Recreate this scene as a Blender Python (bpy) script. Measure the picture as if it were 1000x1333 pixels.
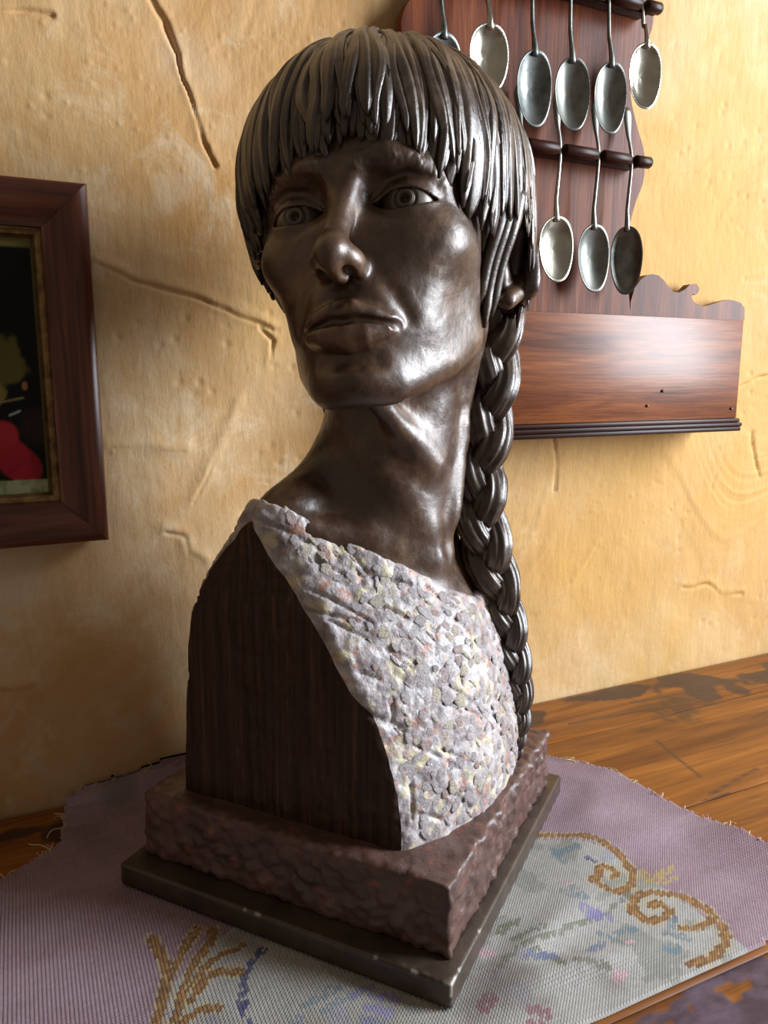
import bpy, bmesh, math, random
import numpy as np
from mathutils import Matrix, Vector

for o in list(bpy.data.objects):
    bpy.data.objects.remove(o)
SC = bpy.context.scene
COL = SC.collection
random.seed(7)
RNG = np.random.default_rng(11)

# ------------------------------------------------------------------ camera, light
TZ = 0.75                                   # table top height; wall plane is y = 0, room is y < 0
cam_d = bpy.data.cameras.new('camera')
cam_d.sensor_fit = 'VERTICAL'
cam_d.sensor_height = 24.0
cam_d.lens = 24.0 * 1000 / 1333
cam_d.clip_start = 0.01
cam_o = bpy.data.objects.new('camera', cam_d)
COL.objects.link(cam_o)
cam_o.location = (0, -0.662, TZ + 0.36)
cam_o.rotation_euler = (math.radians(80), 0, math.radians(-25.3))
SC.camera = cam_o

world = bpy.data.worlds.new('world')
SC.world = world
world.use_nodes = True
bgn = world.node_tree.nodes['Background']
bgn.inputs[0].default_value = (1.0, 0.86, 0.70, 1)
bgn.inputs[1].default_value = 0.20

def area(name, loc, target, w, h, power, col):
    l = bpy.data.lights.new(name, 'AREA')
    l.shape = 'RECTANGLE'; l.size = w; l.size_y = h; l.energy = power; l.color = col
    o = bpy.data.objects.new(name, l); COL.objects.link(o)
    o.location = loc
    d = Vector(target) - Vector(loc)
    o.rotation_euler = d.to_track_quat('-Z', 'Y').to_euler()
    return o
area('window_right_offscreen', (1.95, -1.12, TZ + 0.98), (0.0, -1.12, TZ + 0.98), 0.85, 1.45, 138, (0.86, 0.93, 1.0))

vs = SC.view_settings
vs.view_transform = 'Standard'; vs.look = 'None'; vs.gamma = 1.0; vs.use_curve_mapping = False
vs.exposure = -0.08

# ------------------------------------------------------------------ helpers
def mesh_np(name, verts, faces, mat=None, parent=None, smooth=True):
    """faces: (n,4) or (n,3) int array, or a list of polygons"""
    me = bpy.data.meshes.new(name)
    verts = np.asarray(verts, np.float32)
    if isinstance(faces, np.ndarray):
        k = faces.shape[1]
        me.vertices.add(len(verts)); me.vertices.foreach_set('co', verts.ravel())
        me.loops.add(faces.size); me.loops.foreach_set('vertex_index', faces.astype(np.int32).ravel())
        me.polygons.add(len(faces))
        me.polygons.foreach_set('loop_start', np.arange(0, faces.size, k, dtype=np.int32))
        me.update(calc_edges=True)
    else:
        me.from_pydata([tuple(map(float, v)) for v in verts], [], faces)
        me.update()
    me.polygons.foreach_set('use_smooth', np.full(len(me.polygons), bool(smooth)))
    if mat: me.materials.append(mat)
    o = bpy.data.objects.new(name, me); COL.objects.link(o)
    if parent: o.parent = parent
    return o

def empty(name, loc=(0, 0, 0), rz=0.0, mat4=None):
    o = bpy.data.objects.new(name, None); COL.objects.link(o)
    o.empty_display_size = 0.02
    if mat4 is not None: o.matrix_world = mat4
    else:
        o.location = loc; o.rotation_euler = (0, 0, rz)
    return o

def tag(o, label, cat, group=None):
    o['label'] = label; o['category'] = cat
    if group: o['group'] = group
    return o

class MB:
    """collects pieces into one mesh"""
    def __init__(s): s.v = []; s.f = []; s.n = 0
    def add(s, v, f):
        v = np.asarray(v, float); s.v.append(v)
        s.f += [tuple(int(i) + s.n for i in q) for q in f]; s.n += len(v); return s
    def box(s, x0, x1, y0, y1, z0, z1, b=0.0):
        bm = bmesh.new()
        bmesh.ops.create_cube(bm, size=1.0)
        for v in bm.verts:
            v.co = Vector(((x0 + x1) / 2 + v.co.x * (x1 - x0), (y0 + y1) / 2 + v.co.y * (y1 - y0), (z0 + z1) / 2 + v.co.z * (z1 - z0)))
        if b > 0:
            bmesh.ops.bevel(bm, geom=list(bm.edges), offset=b, segments=2, affect='EDGES', profile=0.5)
        bm.verts.index_update()
        s.add([v.co[:] for v in bm.verts], [[v.index for v in f.verts] for f in bm.faces]); bm.free(); return s
    def tube(s, pts, rad, n=8, flat=1.0, up=(0, 0, 1), ridges=0, ramp=0.0, ph=0.0):
        v, f = tube_np(pts, rad, n, flat, up, ridges, ramp, ph); return s.add(v, f)
    def prism(s, outline, y0, y1):
        """outline in (x,z) closed, extruded along y"""
        n = len(outline)
        v = [(x, y0, z) for x, z in outline] + [(x, y1, z) for x, z in outline]
        f = [list(range(n))[::-1], list(range(n, 2 * n))] + [[i, (i + 1) % n, n + (i + 1) % n, n + i] for i in range(n)]
        return s.add(v, f)
    def build(s, name, mat, parent=None, smooth=True, angle=None):
        o = mesh_np(name, np.concatenate(s.v), s.f, mat, parent, smooth)
        if smooth and angle:
            o.data.set_sharp_from_angle(angle=math.radians(angle))
        return o

def tube_np(pts, rad, n=8, flat=1.0, up=(0, 0, 1), ridges=0, ramp=0.0, ph=0.0):
    P = np.asarray(pts, float); m = len(P)
    R_ = np.broadcast_to(np.asarray(rad, float), (m,))
    T = np.gradient(P, axis=0); T /= np.linalg.norm(T, axis=1)[:, None] + 1e-12
    U = np.asarray(up, float)
    if U.ndim == 1: U = np.broadcast_to(U, P.shape)
    A = np.cross(T, U); A /= np.linalg.norm(A, axis=1)[:, None] + 1e-12
    B = np.cross(A, T)
    a = np.linspace(0, 2 * np.pi, n, endpoint=False)
    g = 1 + (ramp * np.cos(ridges * a + ph) if ridges else 0 * a)
    V = P[:, None] + R_[:, None, None] * (A[:, None] * (np.cos(a) * g)[None, :, None] + B[:, None] * (np.sin(a) * g * flat)[None, :, None])
    V = V.reshape(-1, 3)
    F = []
    for i in range(m - 1):
        for j in range(n):
            k = (j + 1) % n
            F.append((i * n + j, i * n + k, (i + 1) * n + k, (i + 1) * n + j))
    V = np.vstack([V, P[0], P[-1]])
    for j in range(n):
        F.append((m * n, (j + 1) % n, j)); F.append((m * n + 1, (m - 1) * n + j, (m - 1) * n + (j + 1) % n))
    return V, F

def spline(pts, n):
    """Catmull-Rom resample to n points"""
    P = np.asarray(pts, float)
    E = np.vstack([2 * P[0] - P[1], P, 2 * P[-1] - P[-2]])
    d = np.r_[0, np.cumsum(np.linalg.norm(np.diff(P, axis=0), axis=1))]
    s = np.linspace(0, d[-1], n); out = []
    for q in s:
        i = min(np.searchsorted(d, q, 'right') - 1, len(P) - 2); i = max(i, 0)
        t = (q - d[i]) / (d[i + 1] - d[i] + 1e-12)
        a, b, c, e = E[i], E[i + 1], E[i + 2], E[i + 3]
        out.append(0.5 * (2 * b + (c - a) * t + (2 * a - 5 * b + 4 * c - e) * t * t + (3 * b - a - 3 * c + e) * t ** 3))
    return np.array(out)

def _hash(ix, iy, iz, s):
    h = (ix.astype(np.uint32) * np.uint32(374761393) + iy.astype(np.uint32) * np.uint32(668265263) + iz.astype(np.uint32) * np.uint32(2147483647 - 77) + np.uint32((s * 974711) & 0x7fffffff))
    h = (h ^ (h >> np.uint32(13))) * np.uint32(1274126177)
    h = (h ^ (h >> np.uint32(15))) * np.uint32(2246822519)
    return ((h ^ (h >> np.uint32(16))) & np.uint32(0xffffff)).astype(np.float32) / np.float32(0xffffff)

def vnoise(P, s=0):
    P = np.asarray(P, np.float32); i = np.floor(P).astype(np.int64); f = P - i; f = f * f * (3 - 2 * f)
    r = 0
    for a in (0, 1):
        for b in (0, 1):
            for c in (0, 1):
                w = (f[..., 0] if a else 1 - f[..., 0]) * (f[..., 1] if b else 1 - f[..., 1]) * (f[..., 2] if c else 1 - f[..., 2])
                r = r + w * _hash(i[..., 0] + a, i[..., 1] + b, i[..., 2] + c, s)
    return r

def fbm(P, oct=4, s=0):
    r = 0; a = 0.5; P = np.asarray(P, np.float32)
    for k in range(oct):
        r = r + a * (vnoise(P, s + k) - 0.5); P = P * 2.03 + 7.1; a *= 0.5
    return r * 2

def worley(P, s=0):
    """distance to nearest and second nearest feature point, id of nearest"""
    P = np.asarray(P, np.float32); i0 = np.floor(P).astype(np.int64)
    d1 = np.full(P.shape[:-1], 9.0, np.float32); d2 = d1.copy(); idn = np.zeros(P.shape[:-1], np.float32)
    for a in (-1, 0, 1):
        for b in (-1, 0, 1):
            for c in (-1, 0, 1):
                q = i0 + np.array([a, b, c])
                fx = q + np.stack([_hash(q[..., 0], q[..., 1], q[..., 2], s + k) for k in range(3)], -1)
                d = np.linalg.norm(P - fx, axis=-1)
                h = _hash(q[..., 0], q[..., 1], q[..., 2], s + 9)
                idn = np.where(d < d1, h, idn)
                d2 = np.where(d < d1, d1, np.minimum(d2, d)); d1 = np.minimum(d1, d)
    return d1, d2, idn

def seg_dist(X, Z, poly):
    d = np.full(X.shape, 9.0)
    for (ax, az), (bx, bz) in zip(poly[:-1], poly[1:]):
        vx, vz = bx - ax, bz - az
        t = np.clip(((X - ax) * vx + (Z - az) * vz) / (vx * vx + vz * vz + 1e-12), 0, 1)
        d = np.minimum(d, np.hypot(X - ax - t * vx, Z - az - t * vz))
    return d

def set_attr(o, name, vals, domain='POINT', kind='FLOAT'):
    a = o.data.attributes.new(name, kind, domain)
    if kind == 'FLOAT': a.data.foreach_set('value', np.asarray(vals, np.float32).ravel())
    else:
        v = np.asarray(vals, np.float32)
        v = np.concatenate([v, np.ones((len(v), 1), np.float32)], 1)
        a.data.foreach_set('color', v.ravel())

# ------------------------------------------------------------------ materials
def lin(r, g, b):
    f = lambda c: (c / 255 / 12.92) if c / 255 <= 0.04045 else ((c / 255 + 0.055) / 1.055) ** 2.4
    return (f(r), f(g), f(b), 1)

class Mat:
    def __init__(s, name, rough=0.5, metal=0.0, spec=0.5, coat=0.0):
        s.m = bpy.data.materials.new(name); s.m.use_nodes = True
        s.t = s.m.node_tree; s.b = s.t.nodes['Principled BSDF']
        s.b.inputs['Roughness'].default_value = rough; s.b.inputs['Metallic'].default_value = metal
        s.b.inputs['Specular IOR Level'].default_value = spec
        s.b.inputs['Coat Weight'].default_value = coat
        s.b.inputs['Coat Roughness'].default_value = 0.2
        s.co = s.t.nodes.new('ShaderNodeTexCoord').outputs['Object']
        s.bump_in = None
    def n(s, t, **k):
        x = s.t.nodes.new(t)
        for a, b in k.items(): setattr(x, a, b)
        return x
    def link(s, a, b): s.t.links.new(a, b)
    def map(s, scale=(1, 1, 1), rot=(0, 0, 0), src=None):
        m = s.n('ShaderNodeMapping'); m.inputs['Scale'].default_value = scale; m.inputs['Rotation'].default_value = rot
        s.link(src or s.co, m.inputs[0]); return m.outputs[0]
    def noise(s, scale, detail=4, rough=0.55, vec=None, dist=0.0):
        x = s.n('ShaderNodeTexNoise'); x.inputs['Scale'].default_value = scale; x.inputs['Detail'].default_value = detail
        x.inputs['Roughness'].default_value = rough; x.inputs['Distortion'].default_value = dist
        s.link(vec or s.co, x.inputs['Vector']); return x.outputs[0]
    def voro(s, scale, vec=None, feature='F1', out=0, rnd=1.0):
        x = s.n('ShaderNodeTexVoronoi', feature=feature); x.inputs['Scale'].default_value = scale
        x.inputs['Randomness'].default_value = rnd
        s.link(vec or s.co, x.inputs['Vector']); return x.outputs[out]
    def attr(s, name, out='Fac'):
        x = s.n('ShaderNodeAttribute'); x.attribute_name = name; return x.outputs[out]
    def ramp(s, fac, stops, interp='LINEAR'):
        x = s.n('ShaderNodeValToRGB'); e = x.color_ramp; e.interpolation = interp
        while len(e.elements) < len(stops): e.elements.new(0.5)
        for el, (p, c) in zip(e.elements, stops):
            el.position = p; el.color = c if isinstance(c, tuple) else (c, c, c, 1)
        s.link(fac, x.inputs[0]); return x.outputs[0]
    def mix(s, fac, a, b, mode='MIX'):
        x = s.n('ShaderNodeMix', data_type='RGBA', blend_type=mode)
        for i, v in ((0, fac), (6, a), (7, b)):
            if isinstance(v, (int, float)): x.inputs[i].default_value = v
            elif isinstance(v, tuple): x.inputs[i].default_value = v
            else: s.link(v, x.inputs[i])
        return x.outputs[2]
    def math(s, op, a, b=0.0):
        x = s.n('ShaderNodeMath', operation=op)
        for i, v in ((0, a), (1, b)):
            if isinstance(v, (int, float)): x.inputs[i].default_value = v
            else: s.link(v, x.inputs[i])
        return x.outputs[0]
    def col(s, c):
        if isinstance(c, tuple): s.b.inputs['Base Color'].default_value = c
        else: s.link(c, s.b.inputs['Base Color'])
        return s
    def rough(s, v): s.link(v, s.b.inputs['Roughness']); return s
    def bump(s, h, dist, strength=1.0):
        x = s.n('ShaderNodeBump'); x.inputs['Distance'].default_value = dist; x.inputs['Strength'].default_value = strength
        s.link(h, x.inputs['Height'])
        if s.bump_in: s.link(s.bump_in, x.inputs['Normal'])
        s.bump_in = x.outputs[0]; s.link(s.bump_in, s.b.inputs['Normal']); return s

def mat_plaster():
    m = Mat('ochre_plaster', rough=0.72, spec=0.25)
    big = m.noise(3.6, 8, 0.62, dist=0.5); mid = m.noise(10, 7, 0.68, dist=0.9)
    c = m.ramp(big, [(0.34, lin(188, 144, 92)), (0.50, lin(202, 166, 120)), (0.64, lin(214, 190, 156))])
    c = m.mix(m.ramp(mid, [(0.38, 0.0), (0.62, 1.0)]), c, lin(190, 140, 72), 'MIX') if False else m.mix(m.math('MULTIPLY', m.ramp(mid, [(0.48, 0.0), (0.66, 1.0)]), 0.55), c, lin(188, 138, 76))
    c = m.mix(m.math('MULTIPLY', m.ramp(m.noise(17, 7, 0.72, dist=0.6), [(0.53, 0.0), (0.68, 1.0)]), 0.5), c, lin(224, 206, 176))
    c = m.mix(m.attr('pale'), c, lin(226, 204, 178))
    c = m.mix(m.attr('ochre'), c, lin(206, 160, 88))
    m.col(c)
    m.bump(m.noise(260, 4, 0.6), 0.0006, 0.5)
    st = m.noise(90, 4, 0.6, vec=m.map((1, 1, 0.25), (0, math.radians(35), 0)))
    m.bump(st, 0.0016, 0.6)
    return m.m

def mat_wood(name, dark, mid, light, rough=0.3, coat=0.3, axis=0, scale=1.0, stain=None, spec=0.3):
    m = Mat(name, rough=rough, coat=coat, spec=spec)
    sc = [14 * scale] * 3; sc[axis] = 1.3 * scale
    v = m.map(tuple(sc))
    g = m.noise(1.6, 6, 0.6, vec=v, dist=1.2)
    sf = [120 * scale] * 3; sf[axis] = 5 * scale
    fine = m.noise(1.5, 4, 0.6, vec=m.map(tuple(sf)))
    c = m.ramp(g, [(0.32, dark), (0.5, mid), (0.68, light)])
    c = m.mix(m.math('MULTIPLY', m.ramp(fine, [(0.45, 0.0), (0.62, 1.0)]), 0.45), c, dark)
    if stain: c = stain(m, c)
    m.col(c); m.bump(fine, 0.0004, 0.35)
    return m.m

def mat_bronze(name, a, b, hi, rough=(0.32, 0.48), metal=0.12, bs=0.3):
    m = Mat(name, metal=metal, spec=0.85)
    n1 = m.noise(14, 6, 0.6); n2 = m.noise(120, 4, 0.6)
    c = m.ramp(n1, [(0.35, a), (0.65, b)])
    c = m.mix(m.math('MULTIPLY', m.ramp(m.noise(30, 6, 0.7), [(0.50, 0.0), (0.70, 1.0)]), 0.7), c, hi)
    m.col(c)
    m.rough(m.ramp(n2, [(0.3, rough[0]), (0.7, rough[1])]))
    m.bump(n2, 0.0010, bs); m.bump(m.noise(420, 3, 0.5), 0.0004, bs)
    return m.m

M_WALL = mat_plaster()
M_BRONZE = mat_bronze('bronzed_skin', (0.040, 0.018, 0.0105, 1), (0.082, 0.041, 0.022, 1), (0.17, 0.085, 0.034, 1))
M_HAIR = mat_bronze('bronzed_hair', (0.030, 0.017, 0.012, 1), (0.055, 0.032, 0.022, 1), (0.15, 0.10, 0.068, 1), rough=(0.28, 0.45))
M_EYE = mat_bronze('bronzed_eye', (0.045, 0.028, 0.020, 1), (0.07, 0.045, 0.03, 1), (0.10, 0.07, 0.05, 1), bs=0.1)

def mat_side():
    m = Mat('dark_brushed_clay', rough=0.55, spec=0.35)
    br = m.noise(1.0, 5, 0.65, vec=m.map((260, 260, 9)))
    c = m.ramp(br, [(0.38, (0.020, 0.0085, 0.0055, 1)), (0.58, (0.052, 0.022, 0.013, 1)), (0.74, (0.115, 0.058, 0.036, 1))])
    m.col(c); m.bump(br, 0.0016, 0.6); m.bump(m.noise(60, 4), 0.002, 0.4)
    return m.m
M_SIDE = mat_side()

def mat_dress():
    m = Mat('painted_clay_dress', rough=0.42, spec=0.5)
    c = m.ramp(m.noise(60, 5, 0.65), [(0.30, (0.15, 0.11, 0.11, 1)), (0.48, (0.34, 0.30, 0.31, 1)), (0.66, (0.56, 0.52, 0.52, 1))])
    c = m.mix(m.ramp(m.noise(95, 4, 0.6), [(0.53, 0.0), (0.64, 0.85)]), c, (0.42, 0.22, 0.16, 1))
    c = m.mix(m.ramp(m.noise(70, 4, 0.6, vec=m.map((1, 1, 1), (1, 2, 3))), [(0.54, 0.0), (0.66, 0.85)]), c, (0.62, 0.54, 0.34, 1))
    m.col(c); m.bump(m.voro(170), 0.0016, 0.4); m.bump(m.noise(260, 4, 0.65), 0.0016, 0.6)
    return m.m
M_DRESS = mat_dress()

def mat_chip(name, c1, c2):
    m = Mat(name, rough=0.42, spec=0.5)
    r = m.n('ShaderNodeObjectInfo').outputs['Random']
    c = m.mix(r, c1, c2)
    c = m.mix(m.ramp(m.noise(1.6, 4, 0.7), [(0.42, 0.0), (0.62, 1.0)]), c, (0.40, 0.36, 0.37, 1))
    c = m.mix(m.ramp(m.noise(2.3, 3, 0.6, vec=m.map((1, 1, 1), (1, 2, 3))), [(0.56, 0.0), (0.68, 0.8)]), c, (0.40, 0.24, 0.18, 1))
    c = m.mix(m.math('MULTIPLY', m.ramp(m.noise(3.5, 4, 0.6), [(0.45, 0.0), (0.65, 1.0)]), 0.5), c, (0.16, 0.12, 0.115, 1))
    m.col(c); m.bump(m.noise(3, 4, 0.65), 0.0016, 0.8)
    return m.m
M_CHIPS = [mat_chip('clay_chip_grey', (0.34, 0.30, 0.31, 1), (0.54, 0.50, 0.50, 1)),
           mat_chip('clay_chip_cream', (0.50, 0.44, 0.28, 1), (0.44, 0.40, 0.34, 1)),
           mat_chip('clay_chip_pink', (0.36, 0.20, 0.15, 1), (0.40, 0.28, 0.27, 1))]

def mat_plinth():
    m = Mat('mottled_red_brown_clay', rough=0.42, spec=0.5)
    c = m.ramp(m.noise(35, 5, 0.65), [(0.3, (0.050, 0.027, 0.022, 1)), (0.6, (0.120, 0.062, 0.050, 1))])
    c = m.mix(m.ramp(m.noise(85, 4, 0.6), [(0.60, 0.0), (0.72, 0.75)]), c, (0.25, 0.075, 0.048, 1))
    c = m.mix(m.ramp(m.noise(110, 3, 0.6, vec=m.map((1, 1, 1), (2, 1, 0))), [(0.64, 0.0), (0.74, 0.5)]), c, (0.15, 0.11, 0.08, 1))
    m.col(c); m.bump(m.noise(180, 4, 0.6), 0.0016, 0.5)
    return m.m
M_PLINTH = mat_plinth()

def mat_slab():
    m = Mat('dark_painted_base_board', rough=0.36, spec=0.5)
    c = m.ramp(m.noise(40, 5, 0.6), [(0.35, (0.038, 0.024, 0.017, 1)), (0.65, (0.068, 0.046, 0.034, 1))])
    c = m.mix(m.attr('chip'), c, (0.42, 0.39, 0.34, 1))
    m.col(c); m.bump(m.noise(150, 4), 0.0008, 0.4)
    return m.m
M_SLAB = mat_slab()

def mat_cloth():
    m = Mat('needlepoint_wool', rough=0.85, spec=0.2)
    c = m.mix(m.math('MULTIPLY', m.noise(700, 2), 0.25), m.attr('stitch', 'Color'), (0.25, 0.22, 0.22, 1))
    m.col(c); m.bump(m.noise(1500, 2), 0.0004, 0.4)
    m.b.inputs['Sheen Weight'].default_value = 0.15
    return m.m
M_CLOTH = mat_cloth()
M_THREAD = Mat('frayed_canvas_thread', rough=0.85, spec=0.2).col(lin(206, 182, 128)).m
M_THREAD_PINK = Mat('frayed_mauve_wool', rough=0.9, spec=0.2).col(lin(186, 140, 158)).m

def stain_table(m, c):
    n = m.noise(9, 6, 0.65, dist=0.4)
    c = m.mix(m.ramp(n, [(0.60, 0.0), (0.68, 0.75)]), c, (0.055, 0.028, 0.014, 1))
    c = m.mix(m.ramp(m.noise(1.6, 5, 0.6, vec=m.map((9, 90, 9))), [(0.66, 0.0), (0.72, 0.8)]), c, (0.03, 0.016, 0.009, 1))
    c = m.mix(m.attr('stain'), c, m.mix(m.noise(60, 4), (0.022, 0.011, 0.008, 1), (0.075, 0.042, 0.032, 1)))
    return m.mix(m.attr('paint'), c, m.mix(m.ramp(m.noise(2.2, 5, 0.6, vec=m.map((16, 30, 16), (0, 0, 0.5))), [(0.4, 0.0), (0.65, 1.0)]), (0.052, 0.034, 0.052, 1), (0.115, 0.085, 0.125, 1)))
M_TABLE = mat_wood('worn_varnished_pine', (0.11, 0.032, 0.006, 1), (0.24, 0.080, 0.012, 1), (0.34, 0.125, 0.020, 1), rough=0.40, coat=0.06, scale=1.5, axis=0, stain=stain_table)
M_RACK = mat_wood('mahogany_board', (0.050, 0.010, 0.004, 1), (0.145, 0.033, 0.009, 1), (0.23, 0.066, 0.017, 1), rough=0.40, coat=0.03, axis=2, scale=1.7, spec=0.15)
M_BOX = mat_wood('mahogany_box_board', (0.085, 0.020, 0.006, 1), (0.20, 0.055, 0.015, 1), (0.29, 0.092, 0.025, 1), rough=0.36, coat=0.12, axis=0, scale=2.4, spec=0.25)
M_RAIL = mat_wood('dark_mahogany_rail', (0.016, 0.006, 0.004, 1), (0.035, 0.011, 0.007, 1), (0.055, 0.018, 0.011, 1), rough=0.36, coat=0.0, axis=0, spec=0.14)
M_FRAME_V = mat_wood('rosewood_upright', (0.034, 0.009, 0.006, 1), (0.115, 0.032, 0.015, 1), (0.19, 0.066, 0.032, 1), rough=0.34, coat=0.2, axis=2, scale=1.8)
M_FRAME_H = mat_wood('rosewood_crosspiece', (0.034, 0.009, 0.006, 1), (0.115, 0.032, 0.015, 1), (0.19, 0.066, 0.032, 1), rough=0.34, coat=0.2, axis=0, scale=1.8)
M_LEG = mat_wood('worn_pine_leg', (0.15, 0.05, 0.01, 1), (0.28, 0.11, 0.02, 1), (0.4, 0.17, 0.03, 1), axis=2)
def mat_gold():
    m = Mat('worn_gilt', rough=0.42, metal=0.55)
    m.col(m.ramp(m.noise(90, 5, 0.7), [(0.35, (0.10, 0.050, 0.020, 1)), (0.6, (0.30, 0.17, 0.06, 1))])); m.bump(m.noise(200, 3), 0.001, 0.4)
    return m.m
M_GOLD = mat_gold()
M_PICT = Mat('painted_picture', rough=0.3, coat=0.0, spec=0.15); M_PICT.col(M_PICT.attr('paint', 'Color')); M_PICT = M_PICT.m
def mat_metal(name, a, b, rough):
    m = Mat(name, metal=1.0)
    n = m.noise(60, 5, 0.65)
    m.col(m.ramp(n, [(0.35, a), (0.65, b)])); m.rough(m.ramp(n, [(0.35, rough + 0.1), (0.65, rough)]))
    return m.m
M_PEWTER = mat_metal('dull_pewter', (0.16, 0.165, 0.15, 1), (0.30, 0.30, 0.275, 1), 0.36)
M_SILVER = mat_metal('polished_silver', (0.50, 0.47, 0.39, 1), (0.66, 0.62, 0.53, 1), 0.16)
M_BRASS = mat_metal('pale_worn_silver', (0.42, 0.40, 0.33, 1), (0.58, 0.55, 0.46, 1), 0.24)
M_TARNISH = mat_metal('tarnished_pewter', (0.10, 0.11, 0.105, 1), (0.26, 0.27, 0.26, 1), 0.40)
M_NAIL = mat_metal('iron_nail', (0.05, 0.05, 0.05, 1), (0.12, 0.12, 0.12, 1), 0.4)
M_FLOOR = mat_wood('floor_board', (0.05, 0.03, 0.02, 1), (0.10, 0.06, 0.035, 1), (0.14, 0.09, 0.05, 1), rough=0.5, coat=0.1)

# ------------------------------------------------------------------ setting
def axis_var(segs):
    out = [segs[0][0]]
    for a, b, st in segs:
        n = max(1, int(round((b - a) / st))); out += list(a + (b - a) * (np.arange(n) + 1) / n)
    return np.array(out)

def grid_faces(nx, ny):
    i, j = np.meshgrid(np.arange(nx - 1), np.arange(ny - 1), indexing='ij')
    a = i * ny + j
    return np.stack([a, a + ny, a + ny + 1, a + 1], -1).reshape(-1, 4)

def build_wall():
    X = axis_var([(-1.6, -0.4, 0.05), (-0.4, -0.05, 0.006), (-0.05, 0.25, 0.0015), (0.25, 0.92, 0.0023), (0.92, 1.15, 0.006), (1.15, 2.4, 0.05)])
    Z = axis_var([(-TZ, -0.04, 0.08), (-0.04, 0.19, 0.0023), (0.19, 0.66, 0.0015), (0.66, 0.92, 0.006), (0.92, 1.75, 0.05)])
    gx, gz = np.meshgrid(X, Z, indexing='ij')
    P = np.stack([gx, gz * 0, gz], -1)
    h = 0.0040 * fbm(P * 4.5, 3, 3) + 0.0018 * fbm(P * np.array([16, 1, 16]), 4, 8)
    # trowel sweeps
    ang = 0.7 + 0.9 * fbm(P * 3, 2, 21)
    s = gx * np.cos(ang) + gz * np.sin(ang); t = -gx * np.sin(ang) + gz * np.cos(ang)
    sw = fbm(np.stack([s * 9, t * 70, s * 0], -1), 3, 31)
    h += 0.0011 * sw * np.clip(0.4 + 1.8 * fbm(P * 5, 2, 40), 0, 1.2)
    # pits and grains
    w1, _, _ = worley(P * 55, 5)
    h -= 0.0011 * np.exp(-(w1 / 0.16) ** 2) * (fbm(P * 6, 2, 55) > 0.12)
    w1, _, _ = worley(P * 70, 15)
    h += 0.0008 * np.exp(-(w1 / 0.13) ** 2) * (fbm(P * 5, 2, 65) > 0.05)
    wob = 0.005 * fbm(P * 30, 3, 77); wob2 = 0.005 * fbm(P * 30, 3, 78)
    for poly, wd, dep, step in CRACKS:
        d = seg_dist(gx + wob, gz + wob2, poly)
        wd = np.clip(0.0019 + 0.0016 * fbm(P * 22, 2, 300), 0.0011, 0.0032); dep = dep * np.clip(0.65 + 1.5 * fbm(P * 30, 3, 301), 0.10, 1.1); g = np.exp(-(d / wd) ** 2)
        h -= 1.5 * dep * g
        if step:
            h += step * np.exp(-(seg_dist(gx + wob, gz + wob2 - 0.004, poly) / 0.006) ** 2)
    pale = np.zeros_like(gx)
    for poly, wd, k in PALES:
        pale = np.maximum(pale, k * np.exp(-(seg_dist(gx + 2 * wob, gz + wob2, poly) / wd) ** 2) * np.clip(0.6 + fbm(P * 12, 3, 95), 0, 1))
    och = np.zeros_like(gx)
    for (cx, cz, rx, rz, k) in OCHRES:
        och = np.maximum(och, k * np.clip(1.25 - np.hypot((gx - cx) / rx, (gz - cz) / rz) + 0.7 * fbm(P * 7, 4, 99), 0, 1))
    h = np.clip(h, -0.006, 0.0035)
    # keep the plaster flat just above the table so it meets it cleanly
    V = np.stack([gx, -(h - 0.0035), gz + TZ], -1).reshape(-1, 3)
    o = mesh_np('wall_back', V, grid_faces(len(X), len(Z)), M_WALL)
    set_attr(o, 'pale', pale); set_attr(o, 'ochre', np.clip(och, 0, 1))
    o['kind'] = 'structure'
    return o

# crack lines in wall coordinates (x along the wall, z above the table): points, width, depth, raised lip
CRACKS = [
    ([(0.117, 0.648), (0.127, 0.633), (0.136, 0.611), (0.138, 0.593), (0.145, 0.572), (0.154, 0.549), (0.164, 0.533)], 0.0022, 0.0030, 0.0012),
    ([(0.064, 0.447), (0.089, 0.436), (0.110, 0.432), (0.134, 0.427), (0.169, 0.415), (0.209, 0.400)], 0.0020, 0.0022, 0.0014),
    ([(-0.02, 0.616), (0.009, 0.618), (0.030, 0.621), (0.046, 0.621)], 0.003, 0.0022, 0.0008),
    ([(0.517, 0.30), (0.520, 0.267), (0.517, 0.238)], 0.0024, 0.0026, 0.0),
    ([(0.816, 0.290), (0.829, 0.257), (0.838, 0.237)], 0.0030, 0.0028, 0.0),
    ([(0.770, 0.338), (0.788, 0.346), (0.813, 0.358), (0.850, 0.366)], 0.003, 0.0018, 0.0010),
    ([(0.720, 0.107), (0.736, 0.105), (0.761, 0.104), (0.790, 0.088), (0.825, 0.085)], 0.0024, 0.0022, 0.0010),
    ([(0.505, 0.102), (0.546, 0.123), (0.581, 0.172)], 0.0025, 0.0009, 0.0008),
    ([(0.108, 0.229), (0.122, 0.223), (0.124, 0.207), (0.139, 0.198)], 0.0016, 0.0010, 0.0016),
    ([(0.133, 0.252), (0.151, 0.285), (0.165, 0.314), (0.174, 0.335)], 0.0020, 0.0006, 0.0012),
    ([(0.199, 0.400), (0.209, 0.390), (0.205, 0.370)], 0.0030, 0.0020, 0.0008),
    ([(-0.05, 0.113), (-0.019, 0.108), (-0.006, 0.108)], 0.003, 0.0014, 0.0022),
    ([(0.610, 0.552), (0.684, 0.579), (0.776, 0.609)], 0.004, 0.0006, 0.0010),
    ([(0.063, 0.300), (0.088, 0.301), (0.128, 0.296)], 0.003, 0.0004, 0.0016),
    ([(0.770, 0.269), (0.756, 0.223)], 0.0035, 0.0010, 0.0),
]
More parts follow.
